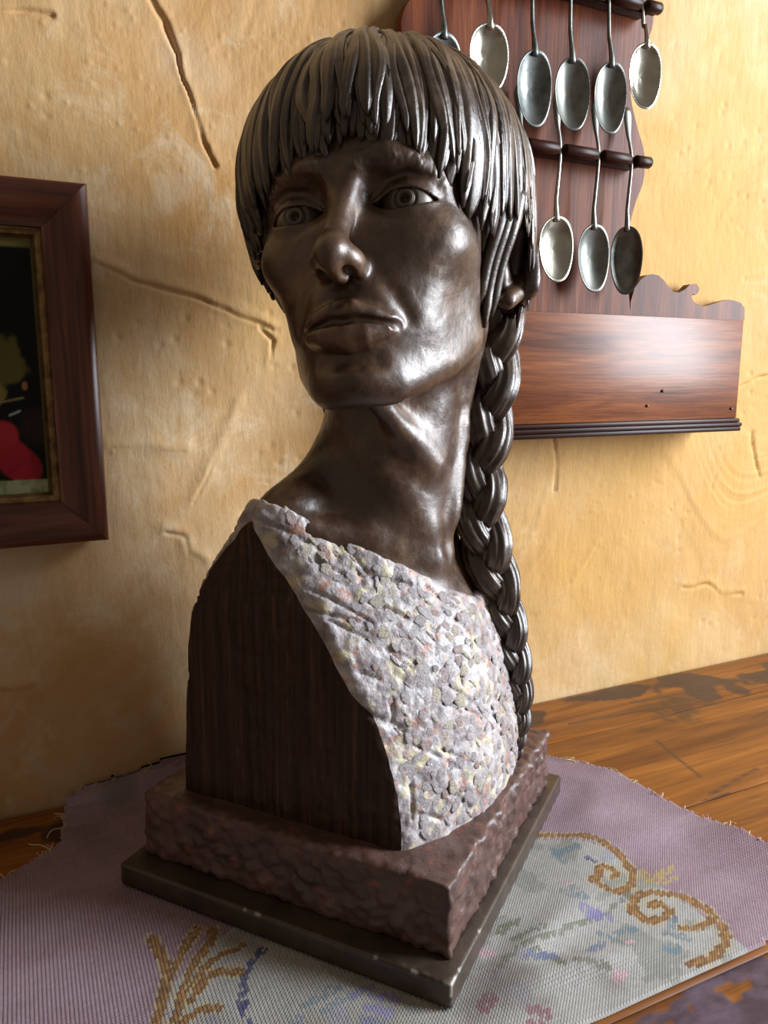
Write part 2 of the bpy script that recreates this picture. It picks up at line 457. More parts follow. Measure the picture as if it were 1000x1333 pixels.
PALES = [([(0.139, 0.610), (0.160, 0.591), (0.174, 0.564)], 0.020, 0.5)]
OCHRES = [(0.70, 0.30, 0.34, 0.60, 0.8), (0.21, 0.41, 0.05, 0.05, 0.4), (0.02, 0.56, 0.09, 0.05, 0.3)]
build_wall()
fl = MB().box(-1.6, 2.4, -2.2, 0.0, -0.03, 0.0).build('floor', M_FLOOR, smooth=False); fl['kind'] = 'structure'

# ------------------------------------------------------------------ table
def build_table():
    t = tag(empty('wooden_table', (0.45, -0.28, 0)), 'worn orange pine table with chipped purple painted front plank, under the bust', 'table')
    t_inv = Vector((0.45, -0.28, 0))
    ys = [(-0.0860, -0.0004), (-0.2290, -0.0872), (-0.3745, -0.2302), (-0.545, -0.3751)]
    for k, (y0, y1) in enumerate(ys):
        X = axis_var([(-0.42, -0.1, 0.05), (-0.1, 0.95, 0.003), (0.95, 1.32, 0.05)])
        ny = int((y1 - y0) / 0.003); Y = np.linspace(y0, y1, ny)
        e = 0.0015
        Y[0] = y0; Y[1] = y0 + e; Y[-2] = y1 - e
        gx, gy = np.meshgrid(X, Y, indexing='ij')
        P = np.stack([gx, gy, gx * 0], -1)
        edge = np.minimum(gy - y0, y1 - gy)
        z = 0.0006 * fbm(P * np.array([6, 60, 1]), 3, 50 + k) - 0.0014 * np.exp(-(edge / 0.0016) ** 2) - 0.0003
        paint = np.zeros_like(gx)
        stain = np.zeros_like(gx)
        nz = fbm(P * 26, 5, 61); nz2 = fbm(P * np.array([60, 140, 1]), 4, 66)
        if k == 3:
            line = -0.3765 + 0.004 * np.sin(gx * 40)
            pm = (line - gy) / 0.004 + 2.4 * nz
            chips = (fbm(P * np.array([45, 90, 1]), 4, 70) > 0.30)
            paint = np.clip(pm * 2, 0, 1) * np.where(chips, 0.0, 1.0)
            z += 0.0007 * paint
        for (cx, cy, rx, ry) in STAINS:
            q = 1.0 - np.hypot((gx - cx) / rx, (gy - cy) / ry) + 1.0 * nz
            stain = np.maximum(stain, np.clip(q * 9, 0, 0.92))
        for poly, wd in SCRATCH:
            stain = np.maximum(stain, 0.9 * np.exp(-(seg_dist(gx + 0.002 * nz, gy + 0.003 * nz, poly) / wd) ** 2))
        nX, nY = gx.shape
        V = np.stack([gx, gy, z + TZ], -1).reshape(-1, 3)
        F = grid_faces(nX, nY)
        # sides and underside
        b = len(V)
        ring = [i * nY for i in range(nX)] + [(nX - 1) * nY + j for j in range(1, nY)] + [i * nY + nY - 1 for i in range(nX - 2, -1, -1)] + [j for j in range(nY - 2, 0, -1)]
        low = V[ring].copy(); low[:, 2] = TZ - 0.028
        m = len(ring); r = np.array(ring); i = np.arange(m)
        F2 = np.stack([r, b + i, b + (i + 1) % m, r[(i + 1) % m]], -1)
        V = np.vstack([V, low, [[X[0], y0, TZ - 0.028], [X[-1], y0, TZ - 0.028], [X[-1], y1, TZ - 0.028], [X[0], y1, TZ - 0.028]]])
        F = np.vstack([F, F2, [[b + m, b + m + 3, b + m + 2, b + m + 1]]])
        o = mesh_np('plank', V - np.array(t_inv), F, M_TABLE, t)
        o.data.set_sharp_from_angle(angle=math.radians(50))
        set_attr(o, 'paint', np.r_[paint.ravel(), np.zeros(m + 4)]); set_attr(o, 'stain', np.r_[stain.ravel(), np.zeros(m + 4)])
    for x0, x1, y0, y1 in ((-0.36, 1.26, -0.50, -0.478), (-0.36, 1.26, -0.052, -0.03), (-0.36, -0.338, -0.478, -0.052), (1.238, 1.26, -0.478, -0.052)):
        MB().box(x0 - 0.45, x1 - 0.45, y0 + 0.28, y1 + 0.28, TZ - 0.128, TZ - 0.028, 0.001).build('apron', M_LEG, t, smooth=False)
    for x in (-0.34, 1.24):
        for y in (-0.48, -0.05):
            MB().box(x - 0.03 - 0.45, x + 0.03 - 0.45, y - 0.018 + 0.28, y + 0.04 + 0.28 if y < -0.2 else y + 0.018 + 0.28, 0.0, TZ - 0.028, 0.003).build('leg', M_LEG, t, smooth=False)
STAINS = [(0.600, -0.012, 0.060, 0.016), (0.700, -0.03, 0.045, 0.035), (0.80, -0.055, 0.07, 0.03), (0.735, -0.075, 0.022, 0.02), (0.47, -0.03, 0.035, 0.012), (0.005, -0.045, 0.012, 0.016), (-0.03, -0.03, 0.02, 0.008)]
SCRATCH = [([(0.556, -0.127), (0.539, -0.198)], 0.0016), ([(0.50, -0.060), (0.62, -0.072)], 0.002), ([(0.60, -0.045), (0.68, -0.055)], 0.0025), ([(0.52, -0.225), (0.60, -0.21)], 0.0015)]
build_table()

# ------------------------------------------------------------------ framed picture
def build_frame():
    x1, x0 = 0.0588, -0.165; z1, z0 = 0.502, 0.230; w = 0.0335
    cx = (x0 + x1) / 2
    t = tag(empty('framed_picture', (cx, 0, TZ + z0)), 'dark rosewood framed picture with gilt inner edge hanging on the plaster wall', 'picture')
    X1 = (x1 - x0) / 2; Z1 = z1 - z0
    prof = [(0.0, 0.0035), (0.0, 0.017), (0.0012, 0.0215), (0.004, 0.0235), (0.009, 0.0240), (0.015, 0.0225), (0.021, 0.0195), (0.026, 0.0165), (0.030, 0.0155), (0.0335, 0.0165), (0.0335, 0.0035)]
    slip = [(0.0335, 0.0035), (0.0335, 0.0150), (0.0350, 0.0155), (0.0365, 0.0140), (0.0385, 0.0135), (0.0405, 0.0100), (0.0405, 0.0035)]
    def rail(name, pr, side, mat):
        def pt(i, d, end):
            if side == 'top': return (end * (X1 - i), -d, Z1 - i)
            if side == 'bottom': return (-end * (X1 - i), -d, i)
            if side == 'right': return (X1 - i, -d, (Z1 - i) if end < 0 else i)
            return (-(X1 - i), -d, i if end < 0 else (Z1 - i))
        g = 0.00012; n = len(pr); v = []
        for end in (-1, 1):
            for i, d in pr:
                p = np.array(pt(i, d, end))
                ax = 0 if side in ('top', 'bottom') else 2
                mid = 0 if ax == 0 else Z1 / 2
                p[ax] += g * (1 if p[ax] < mid else -1)
                v.append(p)
        f = [list(range(n)), list(range(n, 2 * n))[::-1]] + [[k, n + k, n + (k + 1) % n, (k + 1) % n] for k in range(n)]
        o = MB().add(v, f).build(name, mat, t, angle=35)
        bm = bmesh.new(); bm.from_mesh(o.data); bmesh.ops.recalc_face_normals(bm, faces=bm.faces); bm.to_mesh(o.data); bm.free()
        return o
    for s in ('top', 'bottom'):
        rail('frame_rail', prof, s, M_FRAME_H); rail('gilt_slip', slip, s, M_GOLD)
    for s in ('left', 'right'):
        rail('frame_rail', prof, s, M_FRAME_V); rail('gilt_slip', slip, s, M_GOLD)
    # painted picture: dark ground, olive and pale green border bands, yellow green shape, red sleeve
    i = 0.0385
    X = np.linspace(-X1 + i, X1 - i, 150); Z = np.linspace(i, Z1 - i, 180)
    gx, gz = np.meshgrid(X, Z, indexing='ij'); P = np.stack([gx, gz, gx * 0], -1)
    c = np.zeros(gx.shape + (3,)) + np.array([0.0055, 0.0045, 0.0045])
    def blend(m, col):
        m = np.clip(m, 0, 1)[..., None]; c[:] = c * (1 - m) + np.array(col) * m
    n = fbm(P * 90, 4, 5)
    wx = gx + cx; wz = gz + z0           # wall coordinates
    blend((0.9 - np.hypot((wx + 0.012) / 0.022, (wz - 0.372) / 0.024) + 0.5 * n) * 6, (0.10, 0.085, 0.018))
    blend((0.9 - np.hypot((wx + 0.016) / 0.014, (wz - 0.345) / 0.014) + 0.5 * n) * 6, (0.17, 0.145, 0.03))
    blend((1 - np.hypot((wx - 0.006) / 0.0022, (wz - 0.353) / 0.004)) * 4, (0.30, 0.12, 0.05))
    blend((1 - np.hypot((wx - 0.013) / 0.012, (wz - 0.322) / 0.018) + 0.3 * n) * 2, (0.030, 0.013, 0.008))
    sl = (wx + 0.004) * 0.8 + (wz - 0.297) * 0.6; st = -(wx + 0.004) * 0.6 + (wz - 0.297) * 0.8
    blend((1 - np.hypot(sl / 0.014, st / 0.024) + 0.15 * n) * 8, (0.30, 0.012, 0.022))
    blend((1 - np.hypot((wx + 0.012) / 0.012, (wz - 0.316) / 0.012)) * 5, (0.36, 0.02, 0.03))
    blend((0.4 - np.abs(st + 0.004 + 4 * sl ** 2) / 0.004) * (np.hypot(sl / 0.014, st / 0.024) < 0.9), (0.15, 0.006, 0.012))
    blend((1 - seg_dist(wx, wz, [(-0.03, 0.337), (0.004, 0.344)]) / 0.0012), (0.26, 0.2, 0.08))
    blend((1 - seg_dist(wx, wz, [(-0.006, 0.331), (0.001, 0.334)]) / 0.0012), (0.4, 0.38, 0.36))
    blend(((wz - (z1 - i - 0.0085)) / 0.0006 + 1.0), (0.15, 0.13, 0.035))
    blend((((z0 + i + 0.013) - wz) / 0.0006 + n), (0.22, 0.26, 0.13))
    blend((((z0 + i + 0.013) - wz) / 0.0006) * (np.abs(n) > 0.22), (0.32, 0.34, 0.20))
    for sx in (-1, 1):
        blend((sx * (wx - cx) - (X1 - i - 0.0032)) / 0.0006 + 1, (0.10, 0.085, 0.02))
    V = np.stack([gx, gx * 0 - 0.0085, gz], -1).reshape(-1, 3)
    o = mesh_np('painted_panel', V, grid_faces(150, 180), M_PICT, t)
    set_attr(o, 'paint', c.reshape(-1, 3), kind='FLOAT_COLOR')
    MB().box(-X1 + 0.03, X1 - 0.03, -0.008, -0.0045, 0.03, Z1 - 0.03).build('backing_board', M_FRAME_V, t, smooth=False)
build_frame()

# ------------------------------------------------------------------ spoon rack on the wall
RXC = 0.460
def build_rack():
    t = tag(empty('spoon_rack', (RXC, 0, TZ + 0.30)), 'carved mahogany spoon rack with open box hanging on the plaster wall', 'spoon rack')
    w = lambda x, z: (x - RXC, z - 0.30)
    right = [(0.595, 0.425), (0.588, 0.470), (0.586, 0.500), (0.589, 0.520), (0.595, 0.540), (0.602, 0.556), (0.604, 0.575), (0.600, 0.592), (0.590, 0.612), (0.581, 0.635), (0.579, 0.660), (0.586, 0.678), (0.598, 0.692), (0.604, 0.708), (0.602, 0.724), (0.592, 0.742), (0.578, 0.760), (0.566, 0.785), (0.560, 0.80)]
    top = [(0.545, 0.822), (0.520, 0.838), (0.495, 0.842), (0.460, 0.860), (0.425, 0.842), (0.400, 0.838), (0.375, 0.822)]
    left = [(0.360, 0.80), (0.350, 0.76), (0.352, 0.725), (0.354, 0.705), (0.346, 0.692), (0.336, 0.684), (0.327, 0.674), (0.322, 0.660), (0.324, 0.648), (0.332, 0.638), (0.341, 0.62), (0.336, 0.59), (0.330, 0.57), (0.331, 0.545), (0.338, 0.51), (0.336, 0.46), (0.331, 0.425)]
    ol = np.vstack([spline(right, 60), spline(top, 24), spline(left, 60)])
    lowz = [(0.331, 0.40), (0.331, 0.315), (0.595, 0.315), (0.595, 0.40)]
    ol = np.vstack([ol, lowz])
    o = MB().prism([w(*p) for p in ol], -0.015, -0.004).build('back_board', M_RACK, t, smooth=False)
    # scrolled back of the box: two wings
    wing = [(0.5955, 0.315), (0.5955, 0.438), (0.600, 0.452), (0.6072, 0.4607), (0.616, 0.4665), (0.6239, 0.4679), (0.632, 0.467), (0.6395, 0.4630), (0.648, 0.4555), (0.655, 0.4510), (0.664, 0.4505), (0.6719, 0.4540), (0.6794, 0.4600), (0.6885, 0.4612), (0.6936, 0.4560), (0.6915, 0.4510), (0.6884, 0.4492), (0.684, 0.4500), (0.682, 0.4470), (0.6845, 0.4430), (0.6904, 0.4395), (0.7000, 0.4375), (0.7083, 0.4384), (0.7257, 0.4432), (0.7400, 0.4462), (0.7499, 0.4455), (0.7600, 0.4430), (0.7665, 0.4380), (0.768, 0.4240), (0.756, 0.4180), (0.7225, 0.4150), (0.7225, 0.315)]
    MB().prism([(x - RXC, z - 0.30) for x, z in wing][::-1], -0.014, -0.004).build('scroll_wing', M_RACK, t, smooth=False)
    xl, xr = 0.3300 - RXC, 0.7245 - RXC
    MB().box(xl, xr, -0.050, -0.041, 0.0145, 0.1205, 0.0012).build('box_front', M_BOX, t, angle=40)
    for x0 in (xl, xr - 0.007):
        MB().box(x0, x0 + 0.007, -0.0409, -0.0151, 0.0145, 0.1195, 0.001).build('box_side', M_RAIL, t, angle=40)
    MB().box(xl + 0.0072, xr - 0.0072, -0.0409, -0.0151, 0.0146, 0.020).build('box_floor', M_RAIL, t, smooth=False)
    # moulded foot
    for k, (z0, z1, d) in enumerate(((0.0005, 0.0055, 0.0565), (0.0056, 0.0100, 0.0580), (0.0101, 0.0144, 0.0545))):
        MB().box(xl - 0.001, xr + 0.001, -d, -0.0045, z0, z1, 0.0014).build('foot_moulding', M_RAIL, t, angle=40)
    # two slotted rails
    def rail(z, slots, xa, xb):
        xs = [xa] + sorted(slots) + [xb]
        MB().box(xa + 0.006 - RXC, xb - 0.009 - RXC, -0.0268, -0.0152, z - 0.0040, z + 0.0040, 0.001).build('rail_back', M_RAIL, t, angle=40)
        g = 0.0030
        for i in range(len(xs) - 1):
            a = xs[i] + (g if i else 0) - RXC; b = xs[i + 1] - (g if i < len(xs) - 2 else 0) - RXC
            n = 12; P = [(a, -0.0345, z), (a + 0.002, -0.0345, z), (b - 0.002, -0.0345, z), (b, -0.0345, z)]
            MB().tube(P, [0.0042, 0.0056, 0.0056, 0.0042], 14, up=(0, 0, 1)).build('rail_peg', M_RAIL, t, angle=60)
            MB().box(a + 0.002, b - 0.002, -0.0330, -0.0266, z - 0.0036, z + 0.0036).build('rail_tongue', M_RAIL, t, smooth=False)
    rail(0.571 - 0.30, [l[0] for l in LOWER], 0.330, 0.5925)
    rail(0.712 - 0.30, [u[0] for u in UPPER], 0.330, 0.5945)
    for x, z in ((0.592, 0.330), (0.715, 0.325), (0.36, 0.36), (0.612, 0.345)):
        MB().tube([(x - RXC, -0.0495, z - 0.30), (x - RXC, -0.0510, z - 0.30), (x - RXC, -0.0516, z - 0.30)], [0.0016, 0.0016, 0.0008], 10).build('nail', M_NAIL, t)

# x of handle, z of bowl top, z of bowl foot, half width, sideways lean (deg), facing yaw (deg), metal, label
UPPER = [
    (0.3490, 0.646, 0.585, 0.0190, 0, 0, 'T', 'tarnished dark spoon hanging in the rack, its bowl behind the bust'),
    (0.3945, 0.6612, 0.6060, 0.0205, 0, -2, 'S', 'polished silver spoon with broad bowl, half hidden by the bust hair'),
    (0.4435, 0.6478, 0.5832, 0.0185, 3, -6, 'T', 'dark tarnished spoon with scratched oval bowl on the upper rail'),
    (0.4865, 0.6485, 0.5856, 0.0180, 6, -14, 'P', 'grey pewter spoon leaning slightly, beside the dark scratched spoon'),
    (0.5310, 0.6520, 0.5883, 0.0175, 2, -12, 'P', 'grey pewter spoon on the upper rail beside the bright end spoon'),
    (0.5725, 0.6753, 0.6160, 0.0195, 1, -6, 'S', 'bright silver spoon at the end of the upper rail'),
]
LOWER = [
    (0.4390, 0.508, 0.4500, 0.0185, 1, 0, 'P', 'pewter spoon on the lower rail, mostly hidden behind the bust hair'),
    (0.4815, 0.5109, 0.4500, 0.0200, 5, -4, 'B', 'bright pale metal spoon on the lower rail next to the bust'),
    (0.5275, 0.5071, 0.4427, 0.0190, 5, -6, 'P2', 'dull pale pewter spoon in the middle of the lower rail'),
    (0.5690, 0.5087, 0.4422, 0.0165, 3, -38, 'P', 'pewter spoon turned edge-on at the end of the lower rail'),
]
MM = {'T': M_TARNISH, 'S': M_SILVER, 'P': M_PEWTER, 'B': M_BRASS, 'P2': M_PEWTER}

def build_spoon(x, zt, zb, hw, lean, yaw, met, label, d, rail_z, htop, group, out=0.0, back=0.0):
    """empty where the handle hangs on the rail; bowl below, handle passing up through the slot"""
    mat = MM[met]
    t = empty('spoon', (x, -d, TZ + rail_z))
    t.rotation_euler = (0, math.radians(lean * 0.35), 0)
    tag(t, label, 'spoon', group)
    L = zt - zb; cz = zt - rail_z
    nu, nv = 22, 26
    u = np.linspace(0, 1, nu)            # 0 neck .. 1 tip
    V = []
    yawr = math.radians(yaw); lr = math.radians(lean)
    def place(p):
        q = np.asarray(p) - np.array([0, 0, cz])
        c, s = math.cos(yawr), math.sin(yawr)
        q = np.stack([q[..., 0] * c - q[..., 1] * s, q[..., 0] * s + q[..., 1] * c, q[..., 2]], -1)
        c, s = math.cos(lr), math.sin(lr)
        q = np.stack([q[..., 0] * c - q[..., 2] * s, q[..., 1], q[..., 0] * s + q[..., 2] * c], -1)
        return q + np.array([0, -out, cz])
    def outline(a):                      # egg shaped rim, a = 0 neck to pi tip
        zz = (1 - np.cos(a)) / 2
        ww = np.sin(a) ** 0.86 * (1.05 - 0.20 * zz)
        return zz, ww
    sheets = []
    for off in (0.0, 0.0009):
        r = np.linspace(0, 1, nv // 2)
        a = np.linspace(0, 2 * np.pi, 44, endpoint=False)
        RR, AA = np.meshgrid(r, a, indexing='ij')
        zz, ww = outline(np.where(AA > np.pi, 2 * np.pi - AA, AA))
        sx = np.where(AA > np.pi, -1, 1)
        X = sx * ww * hw * RR
        Zc = 0.46
        Zl = Zc + (zz - Zc) * RR
        depth = 0.0090 * (1 - RR ** 2.2) + off
        # rim bows slightly
        Yl = depth - 0.0022 * (zz - 0.5) ** 2 * RR * 4
        P = np.stack([X, Yl, cz - Zl * L], -1)
        sheets.append(place(P).reshape(-1, 3))
    na = 44; nr = nv // 2; F = []
    for sh in (0, 1):
        b = sh * na * nr
        for i in range(nr - 1):
            for j in range(na):
                k = (j + 1) % na
                q = (b + i * na + j, b + (i + 1) * na + j, b + (i + 1) * na + k, b + i * na + k)
                F.append(q if sh == 0 else q[::-1])
    e = (nr - 1) * na
    for j in range(na):
        k = (j + 1) % na
        F.append((e + j, na * nr + e + j, na * nr + e + k, e + k))
    mesh_np('bowl', np.vstack(sheets), np.array(F), mat, t)
    # handle: neck curves from the rim, thin stem, widening flat end above the rail
    neck = place(np.array([[0, -0.0005, cz + 0.001 - 0.006], [0, 0.0000, cz + 0.004]]))
    h0 = neck[1]
    pts = [neck[0], neck[1], (h0[0] * 0.7, 0.0015 - out * 0.8, cz + 0.016), (h0[0] * 0.3, 0.001 - out * 0.45, cz * 0.55), (0, 0.0, 0.0), (0, back * 0.6, htop * 0.5), (0, back, htop)]
    pts = spline(pts, 30)
    s = np.linspace(0, 1, 30)
    rad = np.interp(s, [0, 0.06, 0.16, 0.5, 0.72, 0.86, 0.95, 1.0], [0.0034, 0.0030, 0.0021, 0.0017, 0.0022, 0.0046, 0.0056, 0.0030])
    V, F = tube_np(pts, rad, 10, 1.0, up=(0, 1, 0))
    # flatten the handle towards its end
    fl = np.repeat(np.interp(s, [0, 0.5, 0.75, 1], [0.8, 0.9, 0.42, 0.22]), 10)
    ctr = np.repeat(pts, 10, axis=0)
    V[:300, 1] = ctr[:, 1] + (V[:300, 1] - ctr[:, 1]) * fl
    mesh_np('handle', V, [tuple(f) for f in F], mat, t)
    return t
build_rack()
for u in UPPER:
    build_spoon(*u, d=0.0335, rail_z=0.712, htop=0.045, group='spoons hanging in the wall rack', out=0.009, back=0.004)
for l in LOWER:
    build_spoon(*l, d=0.0335, rail_z=0.571, htop=0.052, group='spoons hanging in the wall rack', back=0.011)

# ------------------------------------------------------------------ needlepoint cloth
CLOTH = np.array([(0.230, 0.003), (0.110, 0.003), (0.060, 0.000), (0.012, -0.005), (0.008, -0.030), (0.006, -0.062), (-0.006, -0.074), (-0.024, -0.085), (-0.040, -0.090), (-0.10, -0.105),
                  (-0.10, -0.3715), (0.254, -0.3715), (0.400, -0.3715), (0.440, -0.3660), (0.474, -0.3560), (0.497, -0.338), (0.502, -0.320), (0.4935, -0.300), (0.488, -0.280), (0.478, -0.245), (0.475, -0.204), (0.467, -0.164), (0.456, -0.133), (0.435, -0.113), (0.40, -0.06), (0.33, -0.02)])
G = {'gold': [[(0.052, -0.199), (0.056, -0.224), (0.052, -0.248), (0.045, -0.271), (0.042, -0.30)], [(0.081, -0.202), (0.065, -0.224), (0.058, -0.235)], [(0.091, -0.207), (0.079, -0.227), (0.064, -0.251), (0.055, -0.276), (0.052, -0.31)],
              [(0.105, -0.231), (0.085, -0.236), (0.070, -0.251)], [(0.100, -0.253), (0.083, -0.247), (0.066, -0.261)], [(0.079, -0.275), (0.066, -0.272), (0.057, -0.276)],
              [(0.30, -0.205), (0.35, -0.213), (0.369, -0.223), (0.382, -0.244), (0.385, -0.268), (0.379, -0.286), (0.366, -0.294), (0.355, -0.291), (0.351, -0.280), (0.357, -0.270), (0.367, -0.267), (0.372, -0.274), (0.365, -0.278)],
              [(0.368, -0.314), (0.376, -0.313), (0.377, -0.321), (0.366, -0.325), (0.356, -0.322), (0.354, -0.313), (0.364, -0.304), (0.378, -0.304), (0.393, -0.313), (0.399, -0.329), (0.395, -0.345), (0.386, -0.357), (0.368, -0.365), (0.351, -0.366)],
              [(0.393, -0.341), (0.381, -0.342), (0.369, -0.339)]],
     'palegold': [[(0.389, -0.281), (0.386, -0.294)], [(0.386, -0.294), (0.412, -0.289)], [(0.386, -0.294), (0.406, -0.298)]],
     'navy': [[(0.114, -0.240), (0.102, -0.254), (0.094, -0.271), (0.090, -0.292), (0.091, -0.32)], [(0.363, -0.253), (0.365, -0.262)], [(0.376, -0.328), (0.370, -0.334)]],
     'green': [[(0.361, -0.300), (0.340, -0.304), (0.315, -0.307), (0.289, -0.308), (0.256, -0.311), (0.238, -0.318)], [(0.259, -0.290), (0.275, -0.285)], [(0.262, -0.300), (0.285, -0.300)], [(0.268, -0.315), (0.276, -0.333)], [(0.285, -0.335), (0.300, -0.345)]],
     'teal': [[(0.322, -0.276), (0.329, -0.286)], [(0.331, -0.272), (0.331, -0.288)], [(0.318, -0.318), (0.325, -0.331)], [(0.330, -0.321), (0.342, -0.325)], [(0.345, -0.234), (0.344, -0.249)], [(0.344, -0.240), (0.363, -0.238)], [(0.356, -0.339), (0.364, -0.349)], [(0.372, -0.330), (0.356, -0.339)], [(0.344, -0.352), (0.353, -0.352)], [(0.124, -0.292), (0.146, -0.288)], [(0.133, -0.302), (0.150, -0.300)], [(0.170, -0.345), (0.185, -0.352)]],
     'violet': [[(0.323, -0.294), (0.321, -0.305), (0.331, -0.304)], [(0.326, -0.299), (0.334, -0.309)], [(0.151, -0.297), (0.165, -0.293)], [(0.163, -0.302), (0.176, -0.312)], [(0.155, -0.310), (0.166, -0.320)]],
     'blue': [[(0.150, -0.318), (0.160, -0.326)], [(0.118, -0.300), (0.112, -0.312)], [(0.140, -0.325), (0.150, -0.338)], [(0.196, -0.352), (0.208, -0.358)], [(0.262, -0.318), (0.276, -0.325)], [(0.300, -0.330), (0.312, -0.326)]],
     'pink': [[(0.329, -0.268), (0.332, -0.270)], [(0.328, -0.333), (0.331, -0.336)], [(0.300, -0.353), (0.306, -0.352)], [(0.24, -0.300), (0.246, -0.303)]],
     'red': [[(0.240, -0.354), (0.247, -0.361)], [(0.214, -0.338), (0.224, -0.335)], [(0.232, -0.361), (0.238, -0.365)]]}
GC = {'blue': (lin(112, 122, 158), 0.0034), 'gold': (lin(150, 110, 58), 0.0028), 'palegold': (lin(182, 158, 104), 0.0030), 'navy': (lin(70, 72, 118), 0.0026), 'green': (lin(118, 120, 100), 0.0036), 'teal': (lin(118, 138, 148), 0.0030), 'violet': (lin(138, 132, 180), 0.0036), 'pink': (lin(214, 172, 182), 0.0034), 'red': (lin(150, 68, 98), 0.0044)}

def in_poly(X, Y, poly):
    r = np.zeros(X.shape, bool); n = len(poly)
    for i in range(n):
        (x1, y1), (x2, y2) = poly[i], poly[(i + 1) % n]
        c = ((y1 > Y) != (y2 > Y)) & (X < (x2 - x1) * (Y - y1) / (y2 - y1 + 1e-15) + x1)
        r ^= c
    return r

def cloth_z(x, y):
    P = np.stack([x, y, x * 0], -1)
    # flat where the bust stands
    dx, dy = x - BX, y - BY
    lx = dx * math.cos(BR) + dy * math.sin(BR); ly = -dx * math.sin(BR) + dy * math.cos(BR)
    dd = np.hypot(np.maximum(np.abs(lx) - 0.13, 0), np.maximum(np.abs(ly) - 0.128, 0))
    k = np.clip(dd / 0.035, 0, 1); k = k * k * (3 - 2 * k)
    w = 0.0055 * fbm(P * np.array([10, 18, 1]), 3, 120)
    w += 0.0070 * np.exp(-((y + 0.338 + 0.10 * (x - 0.29)) / 0.010) ** 2) * np.clip(1 - np.abs(x - 0.285) / 0.10, 0, 1)
    w += 0.0050 * np.exp(-((y + 0.300 - 0.25 * (x - 0.30)) / 0.012) ** 2) * np.clip(1 - np.abs(x - 0.27) / 0.08, 0, 1)
    w += 0.0060 * np.clip((x - 0.44) / 0.06, 0, 1) ** 2
    return 0.0011 + k * np.maximum(w + 0.0018, 0.0)

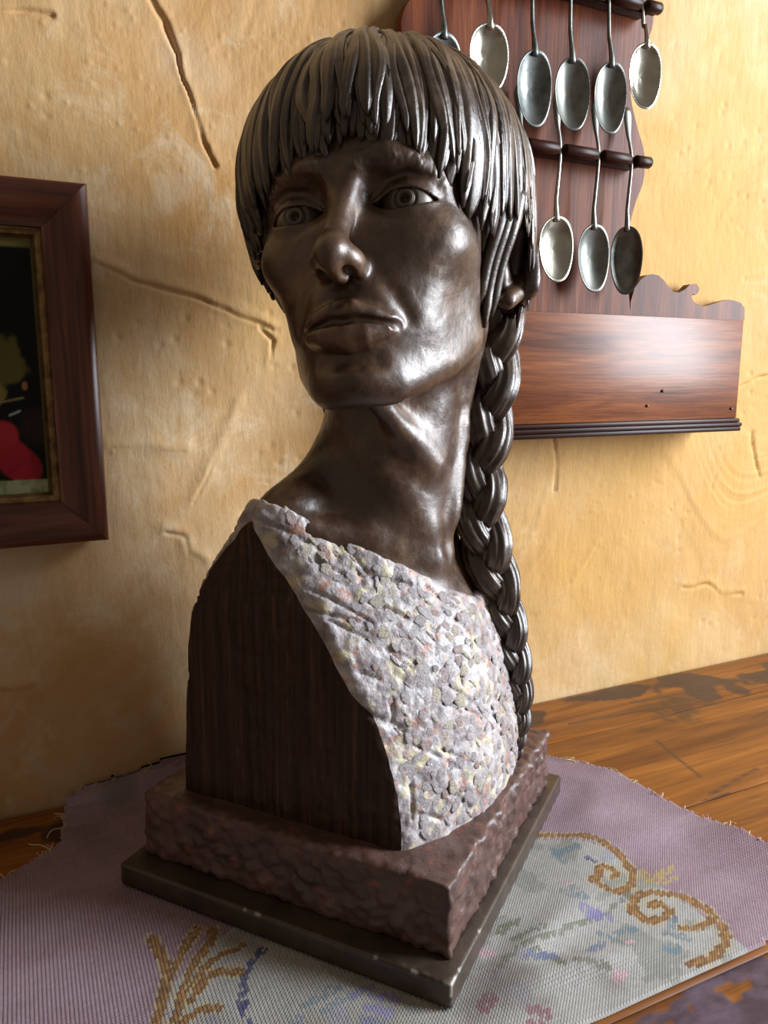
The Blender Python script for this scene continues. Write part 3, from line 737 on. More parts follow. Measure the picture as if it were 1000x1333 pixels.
def build_cloth():
    st = 0.0023
    x0, y0 = -0.10, -0.3715
    nx, ny = int((0.504 - x0) / st), int((0.004 - y0) / st)
    cxs = x0 + (np.arange(nx) + 0.5) * st; cys = y0 + (np.arange(ny) + 0.5) * st
    gx, gy = np.meshgrid(cxs, cys, indexing='ij'); P = np.stack([gx, gy, gx * 0], -1)
    ragx = 0.003 * fbm(P * 60, 3, 131); ragy = 0.003 * fbm(P * 60, 3, 132)
    inside = in_poly(gx + ragx, np.where(gy < -0.36, gy, gy + ragy), CLOTH)
    # colours per stitch
    n1 = fbm(P * 12, 4, 140); n2 = RNG.random(gx.shape) - 0.5; n3 = fbm(P * np.array([5, 60, 1]), 3, 141)
    mauve = np.array(lin(170, 146, 158)[:3]); mauve2 = np.array(lin(152, 122, 132)[:3]); cream = np.array(lin(182, 179, 174)[:3]); cream2 = np.array(lin(158, 152, 142)[:3])
    c = mauve + (mauve2 - mauve) * np.clip(0.5 + 0.9 * n1 + 0.5 * n3, 0, 1)[..., None]
    se = (np.abs((gx - 0.218) / 0.172) ** 4 + np.abs((gy + 0.37) / 0.168) ** 4)
    med = (se + 0.15 * n1) < 1
    cc = cream + (cream2 - cream) * np.clip(0.35 + 1.2 * n1, 0, 1)[..., None]
    c = np.where(med[..., None], cc, c)
    wob = 0.0045 * fbm(P * 55, 3, 145); wob2 = 0.0045 * fbm(P * 55, 3, 146)
    # faded leaf mottling worked into the ground
    lf = fbm(P * 42, 3, 147); lf2 = fbm(P * 9, 2, 148)
    m = med & (lf > 0.20) & (lf2 > -0.05)
    c = np.where(m[..., None], c * 0.5 + 0.5 * np.array(lin(132, 134, 124)[:3]), c)
    m = med & (lf < -0.34) & (lf2 < 0.02)
    c = np.where(m[..., None], c * 0.6 + 0.4 * np.array(lin(150, 150, 176)[:3]), c)
    for name, lines in G.items():
        col, wd = GC[name]; col = np.array(col[:3])
        for q, ln in enumerate(lines):
            L = spline(ln, 6 * len(ln)) if len(ln) > 2 else np.array(ln)
            d = seg_dist(gx + wob, gy + wob2, [tuple(p) for p in L])
            if name == 'gold':
                hi = np.array(lin(192, 174, 130)[:3]); deep = np.array(lin(112, 74, 36)[:3])
                halo = (d < wd * 1.7) & (d >= wd)
                c = np.where((halo & (n2 > -0.25))[..., None], c * 0.4 + hi * 0.6, c)
                t = np.clip(1.3 - d / wd, 0, 1)[..., None]
                cl = deep * (1 - t) + col * 1.15 * t
                c = np.where((d < wd * (1 + 0.3 * n2))[..., None], cl * (1 + 0.5 * n2[..., None]), c)
            else:
                # leaves and petals swell towards the middle, stitched in mixed shades
                ctr = np.mean(np.array(ln), 0); sp = np.hypot(*(np.array(ln[-1]) - np.array(ln[0]))) / 2 + 0.003
                sw = wd * (1.25 - 0.5 * np.clip(np.hypot(gx - ctr[0], gy - ctr[1]) / sp, 0, 1.2)) if name not in ('navy', 'green') else wd * (0.7 + 0.6 * lf)
                m = (d < sw * (1 + 0.5 * n2)) & (n2 > -0.32)
                mixf = np.clip(0.72 + 0.5 * lf + 0.3 * n2, 0.25, 1)[..., None]
                c = np.where(m[..., None], c * (1 - mixf) + col * mixf, c)
    # soiled patches in the wool
    dirt = np.clip(fbm(P * 18, 4, 150) * 2 - 0.35, 0, 0.5)
    c = c * (1 - dirt[..., None]) + np.array([0.15, 0.12, 0.10]) * dirt[..., None]
    c = np.clip(c * (1 + 0.16 * n2[..., None]), 0.004, 1)
    # two by two faces per stitch, raised in the middle
    X = x0 + np.arange(2 * nx + 1) * st / 2; Y = y0 + np.arange(2 * ny + 1) * st / 2
    vx, vy = np.meshgrid(X, Y, indexing='ij')
    i, j = np.meshgrid(np.arange(2 * nx + 1), np.arange(2 * ny + 1), indexing='ij')
    bumpz = np.where((i % 2 == 1) & (j % 2 == 1), 0.0019, np.where((i % 2 == 1), 0.00045, np.where((j % 2 == 1), 0.00010, 0.0)))
    vx = vx + np.where(j % 2 == 1, 0.00022, -0.00022)
    z = cloth_z(vx, vy)
    # the back edge rides a little way up the wall
    yy = np.minimum(vy, -0.0030); z = z + np.clip(vy + 0.012, 0, 1) * 1.3
    V = np.stack([vx, yy, z + bumpz + TZ], -1).reshape(-1, 3)
    F = grid_faces(2 * nx + 1, 2 * ny + 1)
    ii, jj = np.meshgrid(np.arange(2 * nx) // 2, np.arange(2 * ny) // 2, indexing='ij')
    keep = inside[ii, jj].ravel(); fc = c[ii, jj].reshape(-1, 3)[keep]; F = F[keep]
    # hem: drop every border edge down to the table
    E_ = np.concatenate([F[:, [k, (k + 1) % 4]] for k in range(4)]); owner = np.tile(np.arange(len(F)), 4)
    key = np.sort(E_, 1); kk = key[:, 0].astype(np.int64) * (len(V) + 1) + key[:, 1]
    _, inv, cnt = np.unique(kk, return_inverse=True, return_counts=True)
    br = cnt[inv] == 1; be = E_[br]; bo = owner[br]
    uv, inv2 = np.unique(be, return_inverse=True); inv2 = inv2.reshape(be.shape)
    low = V[uv].copy(); low[:, 2] -= 0.0018; low[:, 2] = np.maximum(low[:, 2], TZ + 0.0002)
    F2 = np.stack([be[:, 1], be[:, 0], len(V) + inv2[:, 0], len(V) + inv2[:, 1]], -1)
    V = np.vstack([V, low]); F = np.vstack([F, F2]); fc = np.vstack([fc, fc[bo]])
    used = np.unique(F); rm = np.full(len(V), -1); rm[used] = np.arange(len(used)); V = V[used]; F = rm[F]
    org = np.array([0.22, -0.2, TZ])
    t = tag(empty('needlepoint_cloth', tuple(org)), 'frayed mauve needlepoint cloth with gold scrolls and flowers, under the bust', 'cloth')
    o = mesh_np('stitched_panel', V - org, F, M_CLOTH, t)
    set_attr(o, 'stitch', fc, domain='FACE', kind='FLOAT_COLOR')
    # loose threads along the torn edges
    rnd = random.Random(5)
    edges = [(CLOTH[k], CLOTH[k + 1]) for k in range(0, 9)] + [(CLOTH[k], CLOTH[k + 1]) for k in range(17, 24)]
    for a, b in edges:
        n = int(np.hypot(*(b - a)) / 0.0055) + 1
        d = (b - a) / (np.hypot(*(b - a)) + 1e-9); nrm = np.array([d[1], -d[0]])
        cen = np.array([0.22, -0.2])
        if np.dot(nrm, (a + b) / 2 - cen) < 0: nrm = -nrm
        for k in range(n):
            p = a + (b - a) * rnd.random()
            ln = rnd.uniform(0.004, 0.012) * (1.7 if rnd.random() < 0.18 else 1)
            up = p[1] > -0.02
            q0 = np.array([p[0] - nrm[0] * 0.003, min(p[1] - nrm[1] * 0.003, -0.003), float(cloth_z(np.array(p[0]), np.array(min(p[1], -0.008)))) + (0.010 if up else 0.0)])
            pts = [q0]; ang = math.atan2(nrm[1], nrm[0]) + rnd.uniform(-0.9, 0.9); curl = rnd.uniform(-1.2, 1.2)
            for s in range(4):
                stp = ln / 4
                if up:
                    pts.append(pts[-1] + np.array([rnd.uniform(-0.8, 0.8) * stp, -rnd.uniform(0, 0.2) * stp, stp * rnd.uniform(0.2, 0.9)]))
                else:
                    ang += curl * 0.5
                    pts.append(pts[-1] + np.array([math.cos(ang) * stp, math.sin(ang) * stp, rnd.uniform(-0.3, 0.5) * stp]))
            P_ = spline(np.array(pts), 9); P_[:, 2] = np.maximum(P_[:, 2], 0.0008); P_[:, 1] = np.minimum(P_[:, 1], -0.0020)
            MB().tube(P_ + np.array([0, 0, TZ]) - org, 0.00042, 5).build('loose_thread', M_THREAD if rnd.random() < 0.7 else M_THREAD_PINK, t)

# ------------------------------------------------------------------ the bust
BX, BY, BR = 0.2220, -0.1521, 0.0          # replaced just below
_A = math.radians(64.7); _az = math.radians(26.2)
_cen = np.array([-0.017, 0.556])
BX = float(_cen @ np.array([math.sin(_A), math.cos(_A)])); BY = float(_cen @ np.array([-math.cos(_A), math.sin(_A)])) - 0.662
_v = np.array([math.sin(_az), math.cos(_az)])
BR = math.atan2(float(_v @ np.array([-math.cos(_A), math.sin(_A)])), float(_v @ np.array([math.sin(_A), math.cos(_A)])))
build_cloth()

BUST = tag(empty('portrait_bust', (BX, BY, TZ + 0.0030), BR), 'dark bronzed bust of a woman with fringe and long braid on a square plinth', 'bust')
# bust space: -Y is the dress front, X her left, Z up from the foot of the base board.  Head space: -Y face, X her left
HB = np.array([[0.1756, 0.9721, 0.1553], [-0.9799, 0.1575, 0.1222], [0.0944, -0.1736, 0.9803]])
HT = np.array([-0.0082, -0.0263, 0.4380])
def h2b(p): return np.asarray(p, float) @ HB.T + HT
def b2h(p): return (np.asarray(p, float) - HT) @ HB

def smin(a, b, k):
    h = np.maximum(k - np.abs(a - b), 0) / k
    return np.minimum(a, b) - h * h * k * 0.25
def smax(a, b, k): return -smin(-a, -b, k)

class Field:
    def __init__(s, ax):
        s.ax = [np.asarray(a, np.float32) for a in ax]
        s.F = np.full([len(a) for a in s.ax], 1.0, np.float32)
    def sl(s, lo, hi):
        r = []
        for a, l, h in zip(s.ax, lo, hi):
            i = max(0, np.searchsorted(a, l) - 1); j = min(len(a), np.searchsorted(a, h) + 1); r.append(slice(i, max(j, i)))
        return tuple(r)
    def grid(s, sl):
        return (s.ax[0][sl[0]][:, None, None], s.ax[1][sl[1]][None, :, None], s.ax[2][sl[2]][None, None, :])
    def op(s, fn, lo, hi, k, sub=False):
        sl = s.sl(np.asarray(lo) - 1.5 * k - 0.004, np.asarray(hi) + 1.5 * k + 0.004)
        if any(q.stop <= q.start for q in sl): return
        d = fn(*s.grid(sl)).astype(np.float32)
        s.F[sl] = smax(s.F[sl], -d, k) if sub else smin(s.F[sl], d, k)
    def ell(s, c, r, k, sub=False, rot=None):
        c = np.asarray(c, float); r = np.asarray(r, float)
        def fn(x, y, z):
            q = (x - c[0], y - c[1], z - c[2])
            if rot is not None:
                q = tuple(rot[0][i] * q[0] + rot[1][i] * q[1] + rot[2][i] * q[2] for i in range(3))
            k0 = np.sqrt((q[0] / r[0]) ** 2 + (q[1] / r[1]) ** 2 + (q[2] / r[2]) ** 2)
            k1 = np.sqrt((q[0] / r[0] ** 2) ** 2 + (q[1] / r[1] ** 2) ** 2 + (q[2] / r[2] ** 2) ** 2) + 1e-9
            return k0 * (k0 - 1) / k1
        m = r.max() if rot is not None else r
        s.op(fn, c - m, c + m, k, sub)
    def cap(s, a, b, ra, rb, k, sub=False):
        a = np.asarray(a, float); b = np.asarray(b, float); v = b - a; vv = v @ v
        def fn(x, y, z):
            t = np.clip(((x - a[0]) * v[0] + (y - a[1]) * v[1] + (z - a[2]) * v[2]) / vv, 0, 1)
            return np.sqrt((x - a[0] - t * v[0]) ** 2 + (y - a[1] - t * v[1]) ** 2 + (z - a[2] - t * v[2]) ** 2) - (ra + (rb - ra) * t)
        m = max(ra, rb); s.op(fn, np.minimum(a, b) - m, np.maximum(a, b) + m, k, sub)
    def chain(s, pts, rad, k, sub=False):
        pts = [np.asarray(p, float) for p in pts]
        lo = np.min(pts, 0) - max(rad); hi = np.max(pts, 0) + max(rad)
        def fn(x, y, z):
            d = None
            for a, b, ra, rb in zip(pts[:-1], pts[1:], rad[:-1], rad[1:]):
                v = b - a; vv = v @ v
                t = np.clip(((x - a[0]) * v[0] + (y - a[1]) * v[1] + (z - a[2]) * v[2]) / vv, 0, 1)
                e = np.sqrt((x - a[0] - t * v[0]) ** 2 + (y - a[1] - t * v[1]) ** 2 + (z - a[2] - t * v[2]) ** 2) - (ra + (rb - ra) * t)
                d = e if d is None else np.minimum(d, e)
            return d
        s.op(fn, lo, hi, k, sub)
    def mesh(s):
        F = s.F; S = F < 0; n = F.shape
        c = np.zeros([q - 1 for q in n], np.uint8)
        offs = [(a, b, d) for a in (0, 1) for b in (0, 1) for d in (0, 1)]
        cut = lambda A, o: A[o[0]:n[0] - 1 + o[0], o[1]:n[1] - 1 + o[1], o[2]:n[2] - 1 + o[2]]
        for o in offs: c += cut(S, o)
        I = np.argwhere((c > 0) & (c < 8)); idx = np.full(c.shape, -1, np.int32); idx[tuple(I.T)] = np.arange(len(I))
        acc = np.zeros((len(I), 3)); cnt = np.zeros(len(I))
        for o in offs:
            for ax in range(3):
                if o[ax]: continue
                p = list(o); p[ax] = 1
                fa = F[I[:, 0] + o[0], I[:, 1] + o[1], I[:, 2] + o[2]]; fb = F[I[:, 0] + p[0], I[:, 1] + p[1], I[:, 2] + p[2]]
                m = (fa < 0) != (fb < 0)
                t = np.where(m, fa / np.where(m, fa - fb, 1), 0)
                q = np.repeat(np.array([o], float), len(I), 0); q[:, ax] = t
                acc += q * m[:, None]; cnt += m
        loc = acc / cnt[:, None]
        V = np.stack([s.ax[k][I[:, k]] + loc[:, k] * (s.ax[k][I[:, k] + 1] - s.ax[k][I[:, k]]) for k in range(3)], -1)
        Q = []
        for ax in range(3):
            b, d = [k for k in range(3) if k != ax]
            lo = [slice(None)] * 3; hi = [slice(None)] * 3
            lo[ax] = slice(0, -1); hi[ax] = slice(1, None)
            a0, a1 = S[tuple(lo)], S[tuple(hi)]
            E_ = np.argwhere(a0 != a1)
            E_ = E_[(E_[:, b] > 0) & (E_[:, d] > 0) & (E_[:, b] < n[b] - 1) & (E_[:, d] < n[d] - 1)]
            def cell(db, dd):
                q = E_.copy(); q[:, b] += db; q[:, d] += dd; return idx[tuple(q.T)]
            quad = np.stack([cell(-1, -1), cell(0, -1), cell(0, 0), cell(-1, 0)], -1)
            ins = a0[tuple(E_.T)]
            flip = ins if ax != 1 else ~ins
            quad[~flip] = quad[~flip][:, ::-1]
            Q.append(quad)
        return V, np.vstack(Q)

# ---- torso volume shared by the skin and the dress (bust space)
PROF = spline([(0.094, 0.055), (0.092, 0.100), (0.089, 0.142), (0.081, 0.199), (0.070, 0.230), (0.052, 0.256), (0.036, 0.270), (0.024, 0.2760), (0.016, 0.264), (0.003, 0.243), (-0.013, 0.217), (-0.035, 0.180), (-0.056, 0.139), (-0.0695, 0.095), (-0.0735, 0.055)], 60)
def _prof_table():
    ys = np.linspace(-0.16, 0.16, 260); zs = np.linspace(0.0, 0.40, 300)
    gy, gz = np.meshgrid(ys, zs, indexing='ij')
    poly = [tuple(p) for p in PROF] + [(-0.0735, 0.02), (0.094, 0.02)]
    d = seg_dist(gy, gz, poly + [poly[0]])
    return ys, zs, np.where(in_poly(gy, gz, poly), -d, d).astype(np.float32)
_YS, _ZS, _PD = _prof_table()
def prof_sdf(y, z):
    fy = np.clip((y - _YS[0]) / (_YS[1] - _YS[0]), 0, len(_YS) - 1.001); fz = np.clip((z - _ZS[0]) / (_ZS[1] - _ZS[0]), 0, len(_ZS) - 1.001)
    i = fy.astype(np.int32); j = fz.astype(np.int32); a = fy - i; b = fz - j
    return (_PD[i, j] * (1 - a) + _PD[i + 1, j] * a) * (1 - b) + (_PD[i, j + 1] * (1 - a) + _PD[i + 1, j + 1] * a) * b
def torso_sdf(x, y, z):
    B = np.interp(z, [0.06, 0.14, 0.196, 0.25], [0.037, 0.046, 0.059, 0.059])
    bul = B * np.where(x > 0, np.clip(1 - (x / 0.098) ** 4, 0, 1), np.clip(1 - (x / 0.098) ** 2, 0, 1))
    fr = np.clip((0.055 - y) / 0.11, 0, 1); fr = fr * fr * (3 - 2 * fr)
    back = np.clip((y - 0.02) / 0.06, 0, 1)
    # the back is rounded away on her left, wall side
    tb = back * 0.060 * np.clip((x + 0.03) / 0.11, 0, 1) ** 1.5
    x, y, z = np.broadcast_arrays(x, y, z)
    d = prof_sdf(y + bul * fr + tb, z)
    return smax(d, np.abs(x + 0.006) - 0.088, np.interp(z, [0.20, 0.255], [0.004, 0.024]).astype(np.float32))
def neckline(x): return np.interp(x, [-0.10, -0.095, -0.08, -0.05, -0.01, 0.02, 0.05, 0.085], [0.296, 0.292, 0.2720, 0.240, 0.2125, 0.2000, 0.205, 0.24])

def zcurve(z, zs, vals, w=0.006):
    f = np.interp(z, zs, vals)
    zz = np.arange(z.min() - 0.03, z.max() + 0.03, 0.001); g = np.interp(zz, zs, vals)
    k = np.exp(-0.5 * (np.arange(-18, 19) * 0.001 / w) ** 2); k /= k.sum()
    return np.interp(z, zz, np.convolve(np.pad(g, 18, mode='edge'), k, 'valid')).astype(np.float32)

EYE = np.array([0.0328, -0.0690, -0.0012])
def build_head():
    fx = axis_var([(-0.140, -0.062, 0.0024), (-0.062, 0.062, 0.00095), (0.062, 0.140, 0.0020)])
    fy = axis_var([(-0.128, -0.052, 0.00095), (-0.052, 0.125, 0.0022)])
    fz = axis_var([(-0.250, -0.120, 0.0020), (-0.120, 0.034, 0.00095), (0.034, 0.134, 0.0028)])
    A = Field([fx, fy, fz])
    x, y, z = A.grid((slice(None),) * 3)
    Z = fz.astype(np.float64)
    zk = [-0.135, -0.120, -0.110, -0.100, -0.090, -0.080, -0.068, -0.052, -0.038, -0.020, 0.000, 0.015, 0.030, 0.060, 0.09]
    yf = zcurve(Z, zk, [-0.062, -0.078, -0.0875, -0.0915, -0.0895, -0.0930, -0.0960, -0.0945, -0.0905, -0.0890, -0.0895, -0.0940, -0.0935, -0.087, -0.07], 0.004)[None, None, :]
    w = zcurve(Z, [-0.135, -0.118, -0.108, -0.095, -0.080, -0.060, -0.040, -0.020, 0.0, 0.03, 0.06, 0.09], [0.017, 0.023, 0.0295, 0.0400, 0.0510, 0.0600, 0.0645, 0.0670, 0.0675, 0.0675, 0.0655, 0.058], 0.008)[None, None, :]
    yc = zcurve(Z, [-0.13, -0.08, -0.03, 0.05], [-0.026, -0.018, -0.004, 0.0], 0.01)[None, None, :]
    p = zcurve(Z, [-0.11, -0.07, -0.03, 0.02], [2.05, 2.05, 2.25, 2.3], 0.008)[None, None, :]
    fr = np.where(y < yc, (yc - y) / (yc - yf), (y - yc) / 0.075)
    rr = (np.abs(x / w) ** p + fr ** p) ** (1 / p)
    f = (rr - 1) * np.minimum(w, 0.075) * 1.12
    f = smax(f, z - 0.055, 0.03)
    pl = (y + 0.085) * 0.360 - (z + 0.1120) * 0.933
    f = smax(f, pl, 0.013)
    A.F = f.astype(np.float32); del f, rr, fr
    A.ell((0, 0.014, 0.043), (0.074, 0.095, 0.082), 0.025)
    # cheekbones, cheek hollow, brow, jaw edge
    for s in (-1, 1):
        A.ell((0.0425 * s, -0.0570, -0.0220), (0.0180, 0.0165, 0.0135), 0.030)
        A.ell((0.0745 * s, -0.0600, -0.0560), (0.0140, 0.0230, 0.0200), 0.022, sub=True)
        A.chain([(0.010 * s, -0.0890, 0.0155), (0.026 * s, -0.0855, 0.0205), (0.042 * s, -0.0735, 0.0195), (0.053 * s, -0.057, 0.009)], [0.0060, 0.0068, 0.0060, 0.004], 0.012)
        A.chain([(0.0520 * s, -0.010, -0.066), (0.0430 * s, -0.034, -0.0850), (0.020 * s, -0.070, -0.1010)], [0.007, 0.007, 0.009], 0.018)
    A.ell((0, -0.0770, -0.0985), (0.0175, 0.0160, 0.0125), 0.014)
    A.chain([(-0.016, -0.0925, -0.0905), (0, -0.0965, -0.0900), (0.016, -0.0925, -0.0905)], [0.0020, 0.0036, 0.0020], 0.010, sub=True)
    # eye sockets
    for s in (-1, 1):
        A.ell((0.0305 * s, -0.0990, 0.0010), (0.0215, 0.0185, 0.0115), 0.010, sub=True)
        A.ell((0.0180 * s, -0.0965, 0.0045), (0.0075, 0.0130, 0.0085), 0.008, sub=True)
    # nose
    A.chain([(0, -0.0860, 0.0150), (0, -0.0905, 0.0015), (0, -0.1005, -0.0170), (0, -0.1085, -0.0310)], [0.0070, 0.0062, 0.0068, 0.0080], 0.011)
    A.ell((0, -0.1130, -0.0374), (0.0094, 0.0104, 0.0088), 0.007)
    for s in (-1, 1):
        A.ell((0.0096 * s, -0.1010, -0.0394), (0.0058, 0.0120, 0.0070), 0.0060)
    A.cap((0, -0.1160, -0.0430), (0, -0.1010, -0.0470), 0.0034, 0.0042, 0.005)
    for s in (-1, 1):
        A.chain([(0.0132 * s, -0.1010, -0.0310), (0.0172 * s, -0.0955, -0.0360), (0.0166 * s, -0.0960, -0.0460)], [0.0006, 0.0012, 0.0009], 0.004, sub=True)
        A.ell((0.0068 * s, -0.1060, -0.0468), (0.0032, 0.0062, 0.0046), 0.0020, sub=True)
        A.chain([(0.0205 * s, -0.0940, -0.0420), (0.0285 * s, -0.0880, -0.0560), (0.0340 * s, -0.0810, -0.0680)], [0.0003, 0.0006, 0.0003], 0.009, sub=True)
    # lips
    for s in (-1, 1):
        A.chain([(0.0, -0.0965, -0.0645), (0.0055 * s, -0.0975, -0.0636), (0.0165 * s, -0.0930, -0.0664), (0.0290 * s, -0.0850, -0.0712)], [0.0046, 0.0050, 0.0042, 0.0018], 0.0045)
        A.chain([(0.0, -0.0950, -0.0768), (0.0110 * s, -0.0938, -0.0764), (0.0210 * s, -0.0890, -0.0744), (0.0290 * s, -0.0845, -0.0718)], [0.0072, 0.0068, 0.0048, 0.0018], 0.0045)
    A.chain([(0, -0.1010, -0.0520), (0, -0.1040, -0.0600)], [0.0018, 0.0030], 0.005, sub=True)
    for s in (-1, 1):
        A.chain([(0.0, -0.1005, -0.0704), (0.0070 * s, -0.1000, -0.0694), (0.0170 * s, -0.0945, -0.0706), (0.0305 * s, -0.0860, -0.0722)], [0.0024, 0.0022, 0.0018, 0.0018], 0.0020, sub=True)
        A.ell((0.0318 * s, -0.0872, -0.0728), (0.0030, 0.0034, 0.0036), 0.006, sub=True)
    # eyelids
    for s in (-1, 1):
        c = EYE * np.array([s, 1, 1])
        A.ell(c, (0.0170, 0.0170, 0.0170), 0.0040)
        A.chain([c + np.array([-0.019 * s, -0.0120, 0.003]), c + np.array([-0.009 * s, -0.0160, 0.0110]), c + np.array([0.003 * s, -0.0155, 0.0132]), c + np.array([0.015 * s, -0.0110, 0.0112]), c + np.array([0.0235 * s, -0.0045, 0.0030])], [0.0012, 0.0019, 0.0021, 0.0019, 0.0012], 0.0022, sub=True)
        a, hu, hl = 0.0180, 0.0057, 0.0054
        Ru = (a * a + hu * hu) / (2 * hu); Rl = (a * a + hl * hl) / (2 * hl)
        def almond(x, y, z, c=c, s=s):
            dx = (x - c[0]) * s; dz = z - c[2] - 0.02 * dx
            u = np.sqrt((dx + 0.001) ** 2 + (dz - hu + Ru) ** 2) - Ru
            l = np.sqrt(dx ** 2 + (dz + hl - Rl) ** 2) - Rl
            return np.maximum(np.maximum(u, l), y - c[1] - 0.004)
        A.op(almond, c + np.array([-0.019, -0.02, -0.009]), c + np.array([0.019, 0.006, 0.010]), 0.0012, sub=True)
    # her left ear
    A.ell((0.0730, 0.022, -0.014), (0.0065, 0.0130, 0.0230), 0.008)
    A.chain([(0.0710, 0.006, -0.012), (0.0800, 0.010, 0.008), (0.0870, 0.022, 0.014), (0.0895, 0.033, 0.004), (0.0870, 0.031, -0.016), (0.0820, 0.021, -0.031), (0.0765, 0.011, -0.038)], [0.003, 0.0036, 0.0040, 0.0040, 0.0038, 0.0056, 0.0062], 0.004)
    A.ell((0.0850, 0.017, -0.010), (0.0065, 0.0070, 0.0105), 0.004, sub=True)
    # neck, muscles and shoulders (points given in bust space)
    hb = lambda *p: b2h(p)
    A.cap((0, 0.014, -0.045), hb(0.000, -0.021, 0.262), 0.0465, 0.0475, 0.020)
    A.cap(hb(-0.020, 0.012, 0.298), hb(-0.086, 0.025, 0.262), 0.014, 0.013, 0.024)
    A.cap(hb(0.024, 0.012, 0.312), hb(0.078, 0.025, 0.262), 0.015, 0.013, 0.034)
    A.chain([(0.050, 0.026, -0.050), hb(0.026, -0.066, 0.330), hb(0.006, -0.070, 0.262), hb(-0.001, -0.065, 0.236)], [0.009, 0.0075, 0.0050, 0.0040], 0.012)
    A.chain([hb(0.024, -0.066, 0.325), hb(0.034, -0.056, 0.27), hb(0.036, -0.050, 0.236)], [0.007, 0.0060, 0.005], 0.010)
    A.chain([(-0.044, 0.026, -0.060), hb(-0.040, -0.034, 0.305), hb(-0.018, -0.060, 0.255), hb(-0.008, -0.064, 0.236)], [0.008, 0.0070, 0.0050, 0.0040], 0.014)
    A.ell(b2h((-0.0045, -0.076, 0.240)), (0.009, 0.009, 0.011), 0.012, sub=True)
    A.chain([(0, -0.044, -0.104), hb(-0.018, -0.062, 0.300)], [0.007, 0.006], 0.016)
    # torso
    kz = np.searchsorted(fz, -0.095)
    sl = (slice(None), slice(None), slice(0, kz)); x, y, z = A.grid(sl)
    bx = HB[0, 0] * x + HB[0, 1] * y + HB[0, 2] * z + HT[0]; by = HB[1, 0] * x + HB[1, 1] * y + HB[1, 2] * z + HT[1]; bz = HB[2, 0] * x + HB[2, 1] * y + HB[2, 2] * z + HT[2]
    d = torso_sdf(bx, by, bz) + 0.0022
    F = smin(A.F[sl], d, 0.026)
    # clavicles
    for s in (-1, 1):
        for a, b in ((np.array([-0.003 + 0.012 * s, -0.060, 0.233]), np.array([0.045 * s, -0.032, 0.250])), (np.array([0.045 * s, -0.032, 0.250]), np.array([0.082 * s, 0.010, 0.262]))):
            v = b - a; t = np.clip(((bx - a[0]) * v[0] + (by - a[1]) * v[1] + (bz - a[2]) * v[2]) / (v @ v), 0, 1)
            F = smin(F, np.sqrt((bx - a[0] - t * v[0]) ** 2 + (by - a[1] - t * v[1]) ** 2 + (bz - a[2] - t * v[2]) ** 2) - 0.0045, 0.012)
    # trim to the block the dress covers, and below the neckline
    F = np.where(bz < 0.292, smax(F, np.abs(bx + 0.006) - 0.0845, np.interp(bz, [0.20, 0.255], [0.003, 0.024]).astype(np.float32)), F)
    F = np.maximum(F, 0.185 - bz)
    A.F[sl] = F
    V, Q = A.mesh()
    # hand modelled unevenness and roughed eyebrows
    N = np.zeros_like(V); fn = np.cross(V[Q[:, 2]] - V[Q[:, 0]], V[Q[:, 3]] - V[Q[:, 1]])
    for k in range(4): np.add.at(N, Q[:, k], fn)
    N /= np.linalg.norm(N, axis=1)[:, None] + 1e-12
    ax_ = np.abs(V[:, 0])
    bd = seg_dist(ax_, V[:, 2], [(0.010, 0.0165), (0.026, 0.0215), (0.042, 0.0195), (0.052, 0.010)])
    brow = np.exp(-(bd / 0.0048) ** 2) * (V[:, 1] < -0.04)
    dsp = 0.0009 * fbm(V * 38, 3, 201) + 0.0003 * fbm(V * 140, 2, 205) + brow * (0.0008 + 0.0013 * fbm(V * 260, 3, 202))
    eyez = np.exp(-((ax_ - 0.0328) / 0.016) ** 4 - (V[:, 2] / 0.009) ** 4)
    V = V + N * (dsp * (1 - eyez))[:, None]
    o = mesh_np('head_and_neck', h2b(V), Q, M_BRONZE, BUST)
    o['label'] = 'bronzed face, neck and shoulders of the sculpted woman'
    # eyes
    for s in (-1, 1):
        c = EYE * np.array([s, 1, 1])
        th = np.r_[np.linspace(0, 0.62, 40), np.linspace(0.66, 2.2, 20)]; ph = np.linspace(0, 2 * np.pi, 48, endpoint=False)
        r = 0.0157 - 0.0011 * np.exp(-((th - 0.44) / 0.038) ** 2) - 0.0040 * np.exp(-(th / 0.16) ** 4) - 0.0004 * (th < 0.42) + 0.0005 * np.exp(-((th - 0.27) / 0.06) ** 2)
        T, Ph = np.meshgrid(th, ph, indexing='ij'); Rr = r[:, None] + 0 * Ph
        # small catchlight notch left standing inside the pupil
        Rr = Rr + 0.0006 * np.exp(-(((T * np.cos(Ph) - 0.05) / 0.05) ** 2 + ((T * np.sin(Ph) - 0.07) / 0.05) ** 2))
        ln = np.stack([np.sin(T) * np.cos(Ph), -np.cos(T), np.sin(T) * np.sin(Ph)], -1) * Rr[..., None]
        a = math.radians(4); ca, sa = math.cos(a), math.sin(a)
        ln = np.stack([ln[..., 0] * ca - ln[..., 1] * sa, ln[..., 0] * sa + ln[..., 1] * ca, ln[..., 2]], -1)
        V = (ln + c).reshape(-1, 3); n = len(ph); F = []
        for i in range(len(th) - 1):
            for j in range(n): F.append((i * n + j, i * n + (j + 1) % n, (i + 1) * n + (j + 1) % n, (i + 1) * n + j))
        e = mesh_np('eyeball', h2b(V), np.array(F), M_EYE, o)
def h2b_inv(*p): return b2h(p)
build_head()

